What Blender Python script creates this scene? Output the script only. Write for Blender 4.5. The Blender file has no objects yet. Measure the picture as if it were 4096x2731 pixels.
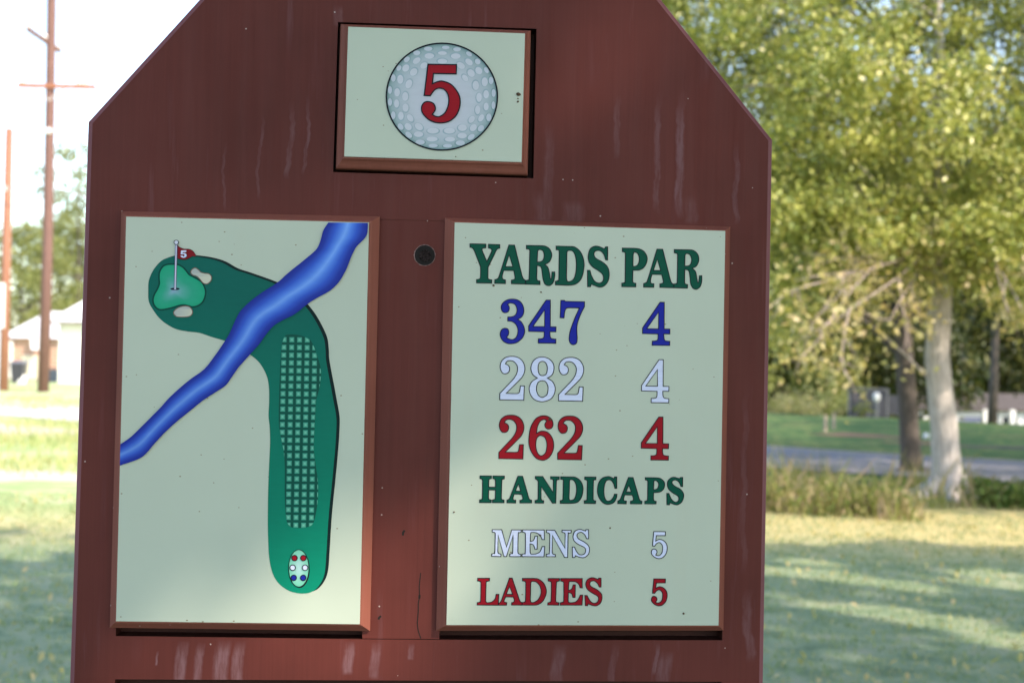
import bpy, bmesh, math, random
import numpy as np
from mathutils import Vector, Matrix
from mathutils.geometry import tessellate_polygon
random.seed(7); rng = np.random.default_rng(11)
sc = bpy.context.scene
COL = sc.collection
R_ = math.radians

# ------------------------------------------------------------------ camera and sign pose
F, CX, CY, DIST, EYE = 5690.0, 2048.0, 1365.5, 1.55, 1.6
def _rot(yaw, tilt, roll):
    c, s = math.cos, math.sin
    Ry = np.array([[c(yaw), 0, s(yaw)], [0, 1, 0], [-s(yaw), 0, c(yaw)]])
    Rx = np.array([[1, 0, 0], [0, c(tilt), -s(tilt)], [0, s(tilt), c(tilt)]])
    Rz = np.array([[c(roll), -s(roll), 0], [s(roll), c(roll), 0], [0, 0, 1]])
    return Rz @ Ry @ Rx
M = _rot(R_(-4.13995), R_(-0.92827), R_(1.30084))       # sign axes in camera axes (x right, y down, z forward)
zc = -M[:, 1]                                            # world up seen from the camera
yc = np.array([0, 0, 1.0]); yc = yc - zc * yc.dot(zc); yc /= np.linalg.norm(yc)
xc = np.cross(yc, zc)
W = np.stack([xc, yc, zc])                               # camera axes -> world axes
EYE_P = np.array([0, 0, EYE])
def ray(px, py): return W @ np.array([(px - CX) / F, (py - CY) / F, 1.0])
def at(px, py, d):                                       # world point seen at a pixel, d metres along +Y
    r = ray(px, py); return Vector(EYE_P + r * (d / r[1]))
def ground(px, py, z=0.0):
    r = ray(px, py); return Vector(EYE_P + r * ((z - EYE) / r[2]))
_T = np.array([0, 0, DIST]); _MT = M.T @ _T
def uv(px, py, w=0.0):                                   # point of the sign plane (raised by w) in sign metres
    r = M.T @ np.array([(px - CX) / F, (py - CY) / F, 1.0])
    t = (-w + _MT[2]) / r[2]
    q = t * r - _MT
    return (q[0], q[1])
ORG = EYE_P + W @ _T; ZC = ORG[2]
UAX = W @ M[:, 0]
SIGN_ROT = math.atan2(UAX[1], UAX[0])
def P3(p, w): return Vector((p[0], -w, ZC - p[1]))       # sign-local point
SIGN_M = Matrix.Translation((ORG[0], ORG[1], 0)) @ Matrix.Rotation(SIGN_ROT, 4, 'Z')

# ------------------------------------------------------------------ materials
def nmat(name):
    m = bpy.data.materials.new(name); m.use_nodes = True
    nt = m.node_tree; b = nt.nodes['Principled BSDF']
    return m, nt, b
def N(nt, t, **kw):
    n = nt.nodes.new(t)
    for k, v in kw.items():
        if k in n.bl_rna.properties.keys(): setattr(n, k, v)
        else: n.inputs[k].default_value = v
    return n
def L(nt, a, b): nt.links.new(a, b)
def ramp(nt, fac, stops):
    n = nt.nodes.new('ShaderNodeValToRGB'); L(nt, fac, n.inputs[0])
    e = n.color_ramp.elements
    while len(e) < len(stops): e.new(0.5)
    for el, (p, c) in zip(e, stops):
        el.position = p; el.color = (*c, 1) if len(c) == 3 else c
    return n.outputs[0]
def coords(nt, scale=(1, 1, 1), kind='Object', rot=(0, 0, 0)):
    tc = nt.nodes.new('ShaderNodeTexCoord'); mp = nt.nodes.new('ShaderNodeMapping')
    mp.inputs['Scale'].default_value = scale; mp.inputs['Rotation'].default_value = rot
    L(nt, tc.outputs[kind], mp.inputs[0]); return mp.outputs[0]
def noise(nt, vec, scale, detail=4, rough=.55):
    n = N(nt, 'ShaderNodeTexNoise', Scale=scale, Detail=detail, Roughness=rough); L(nt, vec, n.inputs['Vector']); return n.outputs['Fac']
def mix(nt, fac, a, b, mode='MIX'):
    n = nt.nodes.new('ShaderNodeMix'); n.data_type = 'RGBA'; n.blend_type = mode
    for s, v in ((n.inputs[0], fac), (n.inputs[6], a), (n.inputs[7], b)):
        if isinstance(v, bpy.types.NodeSocket): L(nt, v, s)
        else: s.default_value = v if not isinstance(v, tuple) else (*v, 1)
    return n.outputs[2]
def mth(nt, op, a, b=None, clamp=False):
    n = nt.nodes.new('ShaderNodeMath'); n.operation = op; n.use_clamp = clamp
    for s, v in ((n.inputs[0], a), (n.inputs[1], b)):
        if v is None: continue
        if isinstance(v, bpy.types.NodeSocket): L(nt, v, s)
        else: s.default_value = v
    return n.outputs[0]
def bump(nt, b, h, strength=.3, dist=.002):
    n = N(nt, 'ShaderNodeBump', Strength=strength, Distance=dist); L(nt, h, n.inputs['Height']); L(nt, n.outputs[0], b.inputs['Normal'])
def flat(name, col, rough=.5, var=.12, scale=30, spec=.5, metal=0, bmp=0):
    m, nt, b = nmat(name)
    v = coords(nt); f = noise(nt, v, scale)
    d = tuple(c * (1 - var) for c in col); l = tuple(min(1, c * (1 + var)) for c in col)
    L(nt, ramp(nt, f, [(.3, d), (.7, l)]), b.inputs['Base Color'])
    b.inputs['Roughness'].default_value = rough; b.inputs['Specular IOR Level'].default_value = spec; b.inputs['Metallic'].default_value = metal
    if bmp: bump(nt, b, f, bmp, .01)
    return m

def sign_paint(name, base, streaks=(), chalk=.5):
    m, nt, b = nmat(name)
    v = coords(nt)
    grain = noise(nt, coords(nt, (260, 260, 5)), 1.0, 3)
    big = noise(nt, v, 4.5, 4)
    dk = tuple(c * .80 for c in base); lt = tuple(c * 1.22 for c in base)
    c = ramp(nt, mth(nt, 'ADD', mth(nt, 'MULTIPLY', grain, .2), mth(nt, 'MULTIPLY', big, .8)), [(.32, dk), (.68, lt)])
    wash = noise(nt, coords(nt, (70, 70, 4.5)), 1.0, 5, .6)
    area = noise(nt, coords(nt, (7, 7, 4)), 1.0, 2)
    wm = mth(nt, 'MULTIPLY', ramp(nt, wash, [(.56, (0, 0, 0)), (.74, (1, 1, 1))]), ramp(nt, area, [(.45, (0, 0, 0)), (.68, (1, 1, 1))]))
    c = mix(nt, mth(nt, 'MULTIPLY', wm, chalk), c, (.23, .135, .165))
    if streaks:
        sx = nt.nodes.new('ShaderNodeSeparateXYZ'); L(nt, v, sx.inputs[0])
        wob = noise(nt, coords(nt, (1, 1, 22)), 1.0, 3)
        brk = ramp(nt, noise(nt, coords(nt, (190, 190, 34)), 1.0, 4, .65), [(.30, (.15, .15, .15)), (.62, (1, 1, 1))])
        x = mth(nt, 'ADD', sx.outputs[0], mth(nt, 'MULTIPLY', mth(nt, 'SUBTRACT', wob, .5), .022))
        tot = None
        for (u, z0, z1, wd, a) in streaks:
            g = mth(nt, 'SUBTRACT', 1.0, mth(nt, 'DIVIDE', mth(nt, 'ABSOLUTE', mth(nt, 'SUBTRACT', x, u)), wd), True)
            g = mth(nt, 'MULTIPLY', g, 2.2, True)
            top = mth(nt, 'MULTIPLY', mth(nt, 'SUBTRACT', z1, sx.outputs[2]), 1 / (.3 * (z1 - z0)), True)
            bot = mth(nt, 'MULTIPLY', mth(nt, 'SUBTRACT', sx.outputs[2], z0), 1 / (.12 * (z1 - z0)), True)
            g = mth(nt, 'MULTIPLY', mth(nt, 'MULTIPLY', g, mth(nt, 'MULTIPLY', top, bot)), a)
            tot = g if tot is None else mth(nt, 'MAXIMUM', tot, g)
        c = mix(nt, mth(nt, 'MULTIPLY', tot, brk), c, (.235, .14, .165))
    vo = N(nt, 'ShaderNodeTexVoronoi', Scale=95.0); L(nt, v, vo.inputs['Vector'])
    sp = mth(nt, 'MULTIPLY', mth(nt, 'LESS_THAN', vo.outputs['Distance'], .085), mth(nt, 'GREATER_THAN', N_sep(nt, vo.outputs['Color']), .93))
    c = mix(nt, mth(nt, 'MULTIPLY', sp, .7), c, (.5, .42, .42))
    L(nt, c, b.inputs['Base Color'])
    L(nt, ramp(nt, wash, [(.3, (.42,) * 3), (.7, (.62,) * 3)]), b.inputs['Roughness'])
    b.inputs['Specular IOR Level'].default_value = .16
    bump(nt, b, mth(nt, 'ADD', grain, mth(nt, 'MULTIPLY', wash, .5)), .14, .0010)
    return m
def N_sep(nt, col):
    s = nt.nodes.new('ShaderNodeSeparateColor'); L(nt, col, s.inputs[0]); return s.outputs[0]

def face_mat(name, base):
    m, nt, b = nmat(name)
    v = coords(nt)
    c = ramp(nt, noise(nt, v, 5, 3), [(.3, tuple(x * .97 for x in base)), (.7, tuple(min(1, x * 1.03) for x in base))])
    vo = N(nt, 'ShaderNodeTexVoronoi', Scale=75.0); L(nt, coords(nt, (1, 1, 1.5), rot=(0, .6, 0)), vo.inputs['Vector'])
    r = N_sep(nt, vo.outputs['Color'])
    sz = mth(nt, 'MULTIPLY', r, .085)
    sp = mth(nt, 'MULTIPLY', mth(nt, 'LESS_THAN', vo.outputs['Distance'], sz), mth(nt, 'GREATER_THAN', r, .66))
    c = mix(nt, mth(nt, 'MULTIPLY', sp, .75), c, (.18, .12, .06))
    sm = ramp(nt, noise(nt, coords(nt, (30, 30, 4)), 1.0, 5), [(.62, (0, 0, 0)), (.8, (1, 1, 1))])
    c = mix(nt, mth(nt, 'MULTIPLY', sm, .12), c, (.5, .46, .36))
    L(nt, c, b.inputs['Base Color'])
    b.inputs['Roughness'].default_value = .33; b.inputs['Specular IOR Level'].default_value = .25
    return m
def vinyl(name, col, rough=.35):
    m, nt, b = nmat(name)
    band = noise(nt, coords(nt, (2, 2, 500)), 1.0, 2)
    L(nt, ramp(nt, band, [(.3, tuple(c * .93 for c in col)), (.7, tuple(min(1, c * 1.06) for c in col))]), b.inputs['Base Color'])
    b.inputs['Roughness'].default_value = rough; b.inputs['Specular IOR Level'].default_value = .05; return m
def vcol(name, rough=.35, noise_amt=.05):
    m, nt, b = nmat(name)
    a = N(nt, 'ShaderNodeAttribute', attribute_name='Col')
    f = noise(nt, coords(nt, (60, 60, 200)), 1.0, 2)
    c = mix(nt, 1.0, a.outputs['Color'], ramp(nt, f, [(.3, (1 - noise_amt,) * 3), (.7, (1,) * 3)]), 'MULTIPLY')
    L(nt, c, b.inputs['Base Color']); b.inputs['Roughness'].default_value = rough; b.inputs['Specular IOR Level'].default_value = .07; return m

def leaf_mat(name, cols, trans=.35, rough=.4, spec=.4):
    m, nt, b = nmat(name)
    g = nt.nodes.new('ShaderNodeNewGeometry')
    v = coords(nt)
    f = mth(nt, 'ADD', mth(nt, 'MULTIPLY', g.outputs['Random Per Island'], .5), mth(nt, 'MULTIPLY', noise(nt, v, 1.7, 2), .6))  # coarse noise paints extra light and dark masses into the foliage
    n = len(cols)
    c = ramp(nt, f, [(.12 + .76 * i / max(1, n - 1), col) for i, col in enumerate(cols)])
    L(nt, c, b.inputs['Base Color']); b.inputs['Roughness'].default_value = rough; b.inputs['Specular IOR Level'].default_value = spec
    tr = nt.nodes.new('ShaderNodeBsdfTranslucent'); L(nt, mix(nt, 1.0, c, (1.25, 1.2, .6), 'MULTIPLY'), tr.inputs[0])
    ms = nt.nodes.new('ShaderNodeMixShader'); ms.inputs[0].default_value = trans
    L(nt, b.outputs[0], ms.inputs[1]); L(nt, tr.outputs[0], ms.inputs[2]); L(nt, ms.outputs[0], nt.nodes['Material Output'].inputs[0])
    return m
def bark_mat(name, dark, light, stretch=7, scale=6):
    m, nt, b = nmat(name)
    f = noise(nt, coords(nt, (stretch, stretch, 1)), scale, 5, .65)
    L(nt, ramp(nt, f, [(.3, dark), (.52, tuple((a + c) / 2 for a, c in zip(dark, light))), (.7, light)]), b.inputs['Base Color'])
    b.inputs['Roughness'].default_value = .85; bump(nt, b, f, .6, .02); return m

# ------------------------------------------------------------------ object helpers
def link(name, me, mats, parent=None):
    o = bpy.data.objects.new(name, me); COL.objects.link(o)
    for m in (mats if isinstance(mats, (list, tuple)) else [mats]): me.materials.append(m)
    if parent: o.parent = parent
    return o
def tag(o, label=None, cat=None, group=None, kind=None):
    if label: o['label'] = label
    if cat: o['category'] = cat
    if group: o['group'] = group
    if kind: o['kind'] = kind
    return o
def empty(name, loc=(0, 0, 0), rz=0, **kw):
    o = bpy.data.objects.new(name, None); COL.objects.link(o); o.location = loc; o.rotation_euler = (0, 0, rz); o.empty_display_size = .2
    return tag(o, **kw)
class MB:
    def __init__(s): s.v = []; s.f = []; s.mi = []; s.c = []
    def add(s, vs, fs, mi=0, col=None):
        k = len(s.v); s.v += [tuple(p) for p in vs]; s.f += [tuple(i + k for i in f) for f in fs]; s.mi += [mi] * len(fs)
        s.c += (col if isinstance(col, list) else [col or (1, 1, 1)] * len(vs)); return s
    def box(s, c, d, rz=0, mi=0):
        cs, sn = math.cos(rz), math.sin(rz); vs = []
        for z in (-1, 1):
            for x, y in ((-1, -1), (1, -1), (1, 1), (-1, 1)):
                X, Y = x * d[0] / 2, y * d[1] / 2
                vs.append((c[0] + X * cs - Y * sn, c[1] + X * sn + Y * cs, c[2] + z * d[2] / 2))
        return s.add(vs, [(3, 2, 1, 0), (4, 5, 6, 7), (0, 1, 5, 4), (1, 2, 6, 5), (2, 3, 7, 6), (3, 0, 4, 7)], mi)
    def tube(s, pts, rad, n=8, mi=0, cap=True):
        pts = [Vector(p) for p in pts]; vs = []; fs = []
        ref = Vector((1, 0, 0))
        for i, p in enumerate(pts):
            t = (pts[min(i + 1, len(pts) - 1)] - pts[max(i - 1, 0)]).normalized()
            a = t.cross(ref)
            if a.length < .1: a = t.cross(Vector((0, 1, 0)))
            a.normalize(); b2 = t.cross(a)
            r = rad[i] if isinstance(rad, (list, tuple)) else rad
            for k in range(n):
                th = 2 * math.pi * k / n; vs.append(p + a * (r * math.cos(th)) + b2 * (r * math.sin(th)))
        for i in range(len(pts) - 1):
            for k in range(n): fs.append((i * n + k, i * n + (k + 1) % n, (i + 1) * n + (k + 1) % n, (i + 1) * n + k))
        if cap: fs += [tuple(range(n))[::-1], tuple(range((len(pts) - 1) * n, len(pts) * n))]
        return s.add(vs, fs, mi)
    def build(s, name, mats, parent=None, smooth=False, color=False):
        me = bpy.data.meshes.new(name); me.from_pydata(s.v, [], s.f); me.update()
        o = link(name, me, mats, parent)
        me.polygons.foreach_set('material_index', s.mi)
        if smooth: me.polygons.foreach_set('use_smooth', [True] * len(s.f))
        if color:
            a = me.color_attributes.new('Col', 'FLOAT_COLOR', 'POINT')
            a.data.foreach_set('color', [x for c in s.c for x in (*c[:3], 1.0)])
        return o
def lin(r, g, b):
    f = lambda c: (c / 255 / 12.92) if c <= 10 else ((c / 255 + .055) / 1.055) ** 2.4
    return (f(r), f(g), f(b))

# ------------------------------------------------------------------ traced outlines (corner points and ~ curve points)
def parse(s):
    out = []
    for cs in s.split('|'):
        pts = []
        for tok in cs.replace('~', ' ~').replace('  ', ' ').split():
            sm = tok.startswith('~'); x, y = tok.strip('~').split(','); pts.append((float(x), float(y), sm))
        out.append(pts)
    return out
def smooth_contour(pts, sub=5):
    n = len(pts); res = []
    for i in range(n):
        p0, p1, p2, p3 = pts[i - 1], pts[i], pts[(i + 1) % n], pts[(i + 2) % n]
        res.append(p1[:2])
        if not (p1[2] or p2[2]): continue
        a = np.array(p1[:2]); b = np.array(p2[:2])
        pa = np.array(p0[:2]) if p1[2] else a - (b - a) * .5
        pb = np.array(p3[:2]) if p2[2] else b + (b - a) * .5
        if not p1[2]: pa = a
        if not p2[2]: pb = b
        for k in range(1, sub):
            t = k / sub
            q = .5 * ((2 * a) + (-pa + b) * t + (2 * pa - 5 * a + 4 * b - pb) * t * t + (-pa + 3 * a - 3 * b + pb) * t ** 3)
            res.append((q[0], q[1]))
    return res
def trace(s, crop, off=(0, 0), scale=1.0):
    ox, oy, k = crop
    return [[(x / k + ox + off[0], y / k + oy + off[1]) for x, y in smooth_contour(c)] for c in parse(s)]
def fill(mb, contours, w, mi=0, col=None):               # flat face of a traced shape (first contour outer, the rest holes)
    cs = [[Vector((*uv(x, y, w), 0)) for x, y in c] for c in contours]
    allp = [p for c in cs for p in c]
    tris = tessellate_polygon(cs)
    vs = [P3(p, w) for p in allp]; fs = []
    for t in tris:
        a, b, c = (allp[i] for i in t)
        cr = (b.x - a.x) * (c.y - a.y) - (b.y - a.y) * (c.x - a.x)
        if abs(cr) < 1e-13: continue
        fs.append(tuple(t) if cr < 0 else tuple(t)[::-1])
    mb.add(vs, fs, mi, col)
def ribbon(mb, contour, w, width, mi=0, closed=True, col=None):   # printed outline along a traced shape, width in metres
    p = [np.array(uv(x, y, w)) for x, y in contour]; q = []
    for a in p:
        if not q or np.linalg.norm(a - q[-1]) > 1e-5: q.append(a)
    if closed and np.linalg.norm(q[0] - q[-1]) < 1e-5: q.pop()
    n = len(q); vs = []
    for i in range(n):
        a, b, c = q[i - 1], q[i], q[(i + 1) % n]
        if not closed and i == 0: a = b - (c - b)
        if not closed and i == n - 1: c = b + (b - a)
        d1 = (b - a) / np.linalg.norm(b - a); d2 = (c - b) / np.linalg.norm(c - b)
        n1 = np.array([-d1[1], d1[0]]); n2 = np.array([-d2[1], d2[0]]); m = n1 + n2
        ml = np.linalg.norm(m); m = n1 if ml < 1e-6 else m / ml
        h = width / 2 / max(.5, m.dot(n1))
        vs += [P3(b + m * h, w), P3(b - m * h, w)]
    fs = [(2 * i, 2 * ((i + 1) % n), 2 * ((i + 1) % n) + 1, 2 * i + 1) for i in range(n if closed else n - 1)]
    mb.add(vs, fs, mi, col)
def ell(cx, cy, rx, ry, crop, n=28, rot=0):
    ox, oy, k = crop; o = []
    for i in range(n):
        t = 2 * math.pi * i / n; x, y = rx * math.cos(t), ry * math.sin(t)
        o.append(((cx + x * math.cos(rot) - y * math.sin(rot)) / k + ox, (cy + x * math.sin(rot) + y * math.cos(rot)) / k + oy))
    return o

C0 = (1300, 60, 2.3056); C1 = (1860, 950, 3.92); C2 = (2440, 960, 5.88); C3 = (1970, 1180, 5.88); C4 = (1970, 1410, 5.88)
C5 = (1970, 1640, 5.88); C6 = (1900, 1880, 5.3455); C7 = (2320, 1880, 5.3455); C8 = (1940, 2090, 5.113); C9 = (1890, 2280, 4.3556)
C10 = (2480, 2090, 4.354); C11 = (560, 930, 4.356); CL = (440, 830, 1.96); CM = (430, 1600, 1.6336)
G = {}
G['Y1'] = "78,98 328,104 324,163 288,167~268,182~274,215 342,378~410,235~420,200~405,176 368,165 368,106 546,112 546,168~515,177~490,205 362,465 360,625~370,652 420,665 418,716 180,712 180,660~222,650~241,622 245,462 150,215~125,175~102,158 78,155"
G['A1'] = "688,117 776,120 895,600~918,650 950,672 950,730 728,724 728,668~768,660~783,630 765,518 608,516~585,600~592,650 634,666 634,722 466,718 468,662~508,645~540,590|692,275 750,456 632,456"
G['R1'] = "962,124 1180,127~1260,137~1330,185~1362,275~1335,365~1290,405 1250,422~1300,470~1325,560~1338,650~1355,635 1364,540 1406,540~1408,600~1385,700~1345,745~1305,755~1255,730~1225,660~1210,560~1198,480~1175,450 1130,437 1125,640~1136,672 1176,682 1174,738 952,732 952,674~988,665~1005,630 1015,210~1005,186 962,180|1132,386 1140,215~1155,194~1185,190~1225,215~1240,285~1225,350~1190,378"
G['D1'] = "1428,135 1640,140~1720,150~1810,225~1862,360~1865,480~1830,630~1760,715~1650,748 1418,742 1418,686~1454,675~1470,640 1477,222~1467,198 1428,192|1592,640~1605,682~1640,690~1700,655~1735,560~1745,420~1730,290~1690,215~1640,203~1608,213 1598,240"
G['S1'] = "2205,147 2238,147 2236,352 2204,350~2180,270~2130,215~2075,205~2030,230~2025,280~2060,330~2170,395~2240,470~2262,580~2240,690~2180,760~2110,778~2040,755 1980,730 1968,772 1922,772 1920,515 1960,515~1985,600~2030,680~2090,713~2145,700~2172,650~2155,575~2090,520~1990,450~1940,370~1932,280~1960,185~2020,142~2085,138~2140,158 2185,180"
G['P2'] = "290,190 570,195~690,210~800,270~870,390~865,520~800,640~690,705 540,708 535,950~545,1000 610,1020 606,1103 278,1096 278,1015~335,1000~355,955 362,330~348,290 290,275|540,618 545,345~560,297~590,287~650,320~688,420~680,520~640,595~590,616"
G['A2'] = "1105,215 1238,217 1418,930~1450,1010 1500,1040 1500,1122 1172,1115 1172,1030~1230,1018~1255,980 1215,812 988,808~958,930~965,1012 1035,1030 1030,1112 790,1108 790,1022~845,1000~890,920|1113,450 1190,718 1022,715"
G['R2'] = "1512,225 1840,230~1960,245~2060,330~2092,450~2060,570~2010,630 1935,665~2010,740~2040,870~2060,990~2085,985 2105,840 2160,840~2160,960~2130,1080~2060,1150~2010,1160~1940,1120~1895,1020~1880,870~1860,750~1825,705 1758,690 1755,985~1768,1030 1826,1048 1822,1132 1500,1122 1505,1035~1560,1020~1580,970 1590,355~1575,318 1512,302|1758,612 1765,365~1780,327~1820,320~1880,350~1918,440~1910,530~1875,590~1820,610"
G['n3'] = "352,222~400,192~450,190~530,220~575,320~570,400~535,470~460,508 360,515 358,612~400,612~470,625~550,690~595,800~592,900~550,1000~490,1040~430,1042~370,1020 330,995~370,940~385,870~360,800~290,780~220,810~182,890~190,980~250,1080~350,1135~450,1142~580,1110~700,1010~755,880~745,760~690,650~640,600 590,572~680,520~730,430~735,320~690,200~600,120~480,95~360,110~260,170~205,260~215,350~250,400~305,415~370,390~395,320~385,260"
G['n4'] = "1262,118 1362,118 1358,745 1495,748 1492,862 1350,860~1355,960~1375,1012~1430,1030 1492,1035 1490,1132 1075,1128 1078,1028~1140,1026~1190,1012~1212,970 1215,862 848,852 850,722|1226,350 1226,742 950,738"
G['n7'] = "1608,125 1690,125 1715,148 2165,158 2165,270~2080,440~2010,620~1985,760~1985,900~1992,1020~1975,1130~1900,1168~1830,1130~1802,1040~1815,900~1850,770~1930,560 2040,305~1790,300~1730,325~1700,390 1682,538 1590,532"
G['n2'] = "302,262~345,205~420,188~500,210~570,290~590,380~565,500~490,620~380,740 170,962 170,1108 735,1118 750,782 658,780~640,890~620,945~560,962 320,958~580,700~700,570~755,440~755,310~690,180~580,105~450,88~320,110~220,190~180,310~195,410~240,480~300,497~370,470~402,390~380,310"
G['n8'] = "~1180,102~1320,140~1420,240~1448,360~1420,490~1360,560 1290,597~1400,670~1460,770~1475,870~1440,1000~1350,1100~1170,1152~1000,1110~900,1000~862,860~885,750~940,670 1055,595~960,530~910,430~905,330~950,210~1050,125|~1180,205~1245,235~1285,320~1285,420~1255,510~1175,540~1105,510~1075,420~1075,310~1110,230|~1170,660~1250,685~1300,780~1305,880~1275,990~1170,1050~1080,1000~1035,880~1045,760~1090,685"
G['n6'] = "~1210,128~1300,145~1390,210~1425,320~1400,410~1320,445~1250,410~1230,330 1275,250~1240,227~1200,220~1120,265~1060,390 1035,545~1110,500~1190,490~1300,520~1400,640~1440,800~1420,960~1340,1100~1240,1165~1150,1175~1020,1120~910,970~860,800~860,620~900,400~1000,220~1110,145|~1145,595~1230,640~1275,760~1275,880~1240,1010~1145,1070~1065,1010~1020,860~1030,700~1075,620"
G['H6'] = "108,118 352,120 350,178~310,190~297,222 294,358 440,360 437,222~425,190 384,178 384,120 630,124 628,182~590,192~575,225 565,595~577,625 622,635 620,692 374,690 374,632~415,622~433,592 437,420 292,418 290,595~302,622 346,632 344,690 98,688 98,630~140,620~158,588 163,222~150,190 108,176"
G['A6'] = "918,124 1018,126 1150,590~1172,628 1212,640 1210,696 960,698 960,640~1000,632~1023,600 998,510 838,506~814,590~824,630 872,638 870,698 682,694 684,636~722,618~755,565|928,290 978,445 866,442"
G['N6'] = "1290,130 1448,132 1670,470 1675,220~1660,192 1616,185 1616,134 1802,138 1800,196~1757,207~1742,245 1728,700 1658,704 1418,350 1412,600~1426,638 1470,648 1466,702 1284,698 1284,644~1330,630~1348,588 1352,245~1332,207 1290,182"
G['D6'] = "1832,136 2060,140~2150,150~2250,220~2305,340~2308,450~2270,590~2190,680~2060,706 1822,706 1822,648~1862,638~1880,598 1890,218~1878,196 1832,190|2012,585~2022,632~2060,640~2120,615~2160,520~2172,400~2155,290~2110,215~2060,197~2032,205 2022,235"
G['I7'] = "100,142 342,144 340,200~302,210~287,242 280,605~294,642 336,652 332,710 90,708 90,652~130,642~148,607 158,238~145,210 100,198"
G['C7'] = "738,140 788,142 788,385 745,385~720,290~670,220~620,202~560,230~520,340~512,470~525,570~560,640~610,658~670,630~720,560 735,508 792,510~780,590~720,690~600,728~490,690~400,570~372,430~400,270~480,165~600,132~670,150 725,180"
G['A7'] = "1035,152 1135,154 1268,610~1288,648 1325,660 1322,718 1078,716 1080,658~1120,650~1143,615 1118,530 955,526~934,610~944,650 992,656 988,716 806,712 808,654~842,636~875,585|1045,318 1095,462 985,460"
G['P7'] = "1395,155 1630,158~1720,175~1795,240~1812,320~1780,410~1700,465 1575,475 1570,615~1587,650 1630,664 1626,718 1385,716 1386,660~1425,648~1443,613 1450,248~1440,217 1395,205|1572,415 1580,235~1600,217~1640,227~1678,275~1678,340~1650,395~1612,410"
G['S7'] = "2150,152 2198,152 2196,348 2158,345~2120,260~2060,212~2010,210~1970,240~1975,285~2030,340~2140,400~2205,480~2218,560~2180,670~2100,732~2040,735~1980,715 1925,690 1912,738 1858,736 1856,492 1902,494~1940,590~1990,655~2050,680~2105,650~2115,600~2085,545~1980,480~1895,400~1868,310~1885,220~1950,160~2020,148~2080,165 2130,178"
G['M8'] = "148,138 342,140 440,495 548,142 742,144 740,192~700,202~680,230 672,595~687,628 735,645 732,690 506,688 506,636~550,625~568,592 575,250 438,690 388,688 268,245 262,585~277,622 328,640 324,688 138,684 138,634~180,622~202,588 210,220~196,196 148,188"
G['E8'] = "768,142 1212,146 1216,342 1166,340~1130,260~1060,207~965,195~934,220 925,378~980,365~1010,320 1022,270 1072,270 1066,540 1022,538~1000,470~970,440 920,428 922,585~932,628~965,638~1060,628~1130,580 1170,482 1222,482 1206,692 756,690 758,638~805,630~825,598 828,230~815,202 768,190"
G['N8'] = "1258,148 1425,150 1635,520 1640,230~1626,205 1575,192 1576,150 1764,154 1760,204~1715,214~1700,245 1690,704 1628,706 1378,255 1375,598~1390,636 1440,648 1438,692 1252,690 1254,642~1300,630~1318,598 1326,244~1310,212 1258,196"
G['S8'] = "2065,138 2118,138 2118,325 2076,322~2045,250~1990,200~1945,194~1895,220~1882,270~1920,330~2030,390~2110,460~2138,540~2115,640~2040,705~1960,708~1900,690 1850,670 1838,708 1790,706 1786,492 1830,494~1870,580~1920,640~1980,653~2040,625~2058,560~2030,500~1910,440~1825,370~1800,290~1825,190~1890,142~1960,135~2010,152 2055,165"
G['L9'] = "90,135 298,136 296,182~255,192~238,220 230,525~242,555~275,560~345,543~395,490 412,415 460,416 450,604 82,602 82,560~125,550~142,518 148,213~135,192 90,182"
G['A9'] = "645,132 692,132 820,520~840,548 865,558 862,604 680,602 682,560~715,552~728,520 712,462 578,460~550,530~562,550 598,560 594,604 450,604 455,575~490,545~520,475|645,280 700,415 590,413"
G['D9'] = "870,138 1070,138~1150,150~1240,220~1285,330~1280,420~1230,530~1150,590~1070,604 862,602 864,560~905,548~922,512 928,218~915,192 870,182|1008,515~1022,553~1070,555~1140,510~1185,430~1195,350~1170,265~1110,202~1055,190~1027,198 1016,225"
G['I9'] = "1318,140 1516,140 1512,184~1476,196~1462,225 1450,525~1462,550 1506,562 1502,604 1310,602 1312,562~1350,550~1368,518 1374,218~1362,194 1318,184"
G['E9'] = "1536,140 1912,140 1914,305 1875,302~1850,240~1790,197~1710,192~1682,210 1672,345~1720,330~1740,295 1752,250 1792,250 1788,472 1748,470~1735,420~1710,395 1670,385 1668,515~1677,553~1725,562~1800,545~1850,490 1878,428 1920,428 1908,604 1528,604 1530,562~1570,550~1588,518 1590,218~1580,197 1536,184"
G['S9'] = "2200,132 2240,134 2240,290 2208,288~2180,230~2130,187~2095,182~2055,200~2045,245~2075,285~2170,335~2240,400~2258,470~2235,560~2170,612~2110,614~2060,600 2015,580 2005,615 1965,612 1958,435 1998,436~2030,500~2070,550~2120,570~2175,550~2195,490~2170,440~2080,390~1995,320~1972,240~1995,170~2050,132~2100,126~2150,140 2188,155"
G['n5'] = "588,152 792,154 790,222 634,222 622,318~660,295~700,288~760,310~810,370~822,450~800,540~740,605~670,622~600,595~550,540~550,490~570,460~600,455~630,470~645,510 622,558~650,570~690,565~730,520~743,440~730,380~690,344~650,352~625,375 605,405 565,402"
G['B5'] = "950,458 1212,462 1210,546 1000,542 990,638~1040,618~1090,615~1170,650~1235,740~1245,830~1215,920~1150,980~1060,998~970,975~905,915~890,860~910,815~950,802~1000,820~1018,870 990,920~1020,938~1060,938~1110,900~1140,820~1135,740~1100,690~1055,677~1010,695 970,748 915,745"
G['F5'] = "716,312 808,312 806,342 748,342 743,365~775,358~805,375~812,400~800,428~760,440~720,430 705,405 738,400~750,415~768,412~776,398~768,380 745,382 708,378"

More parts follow.
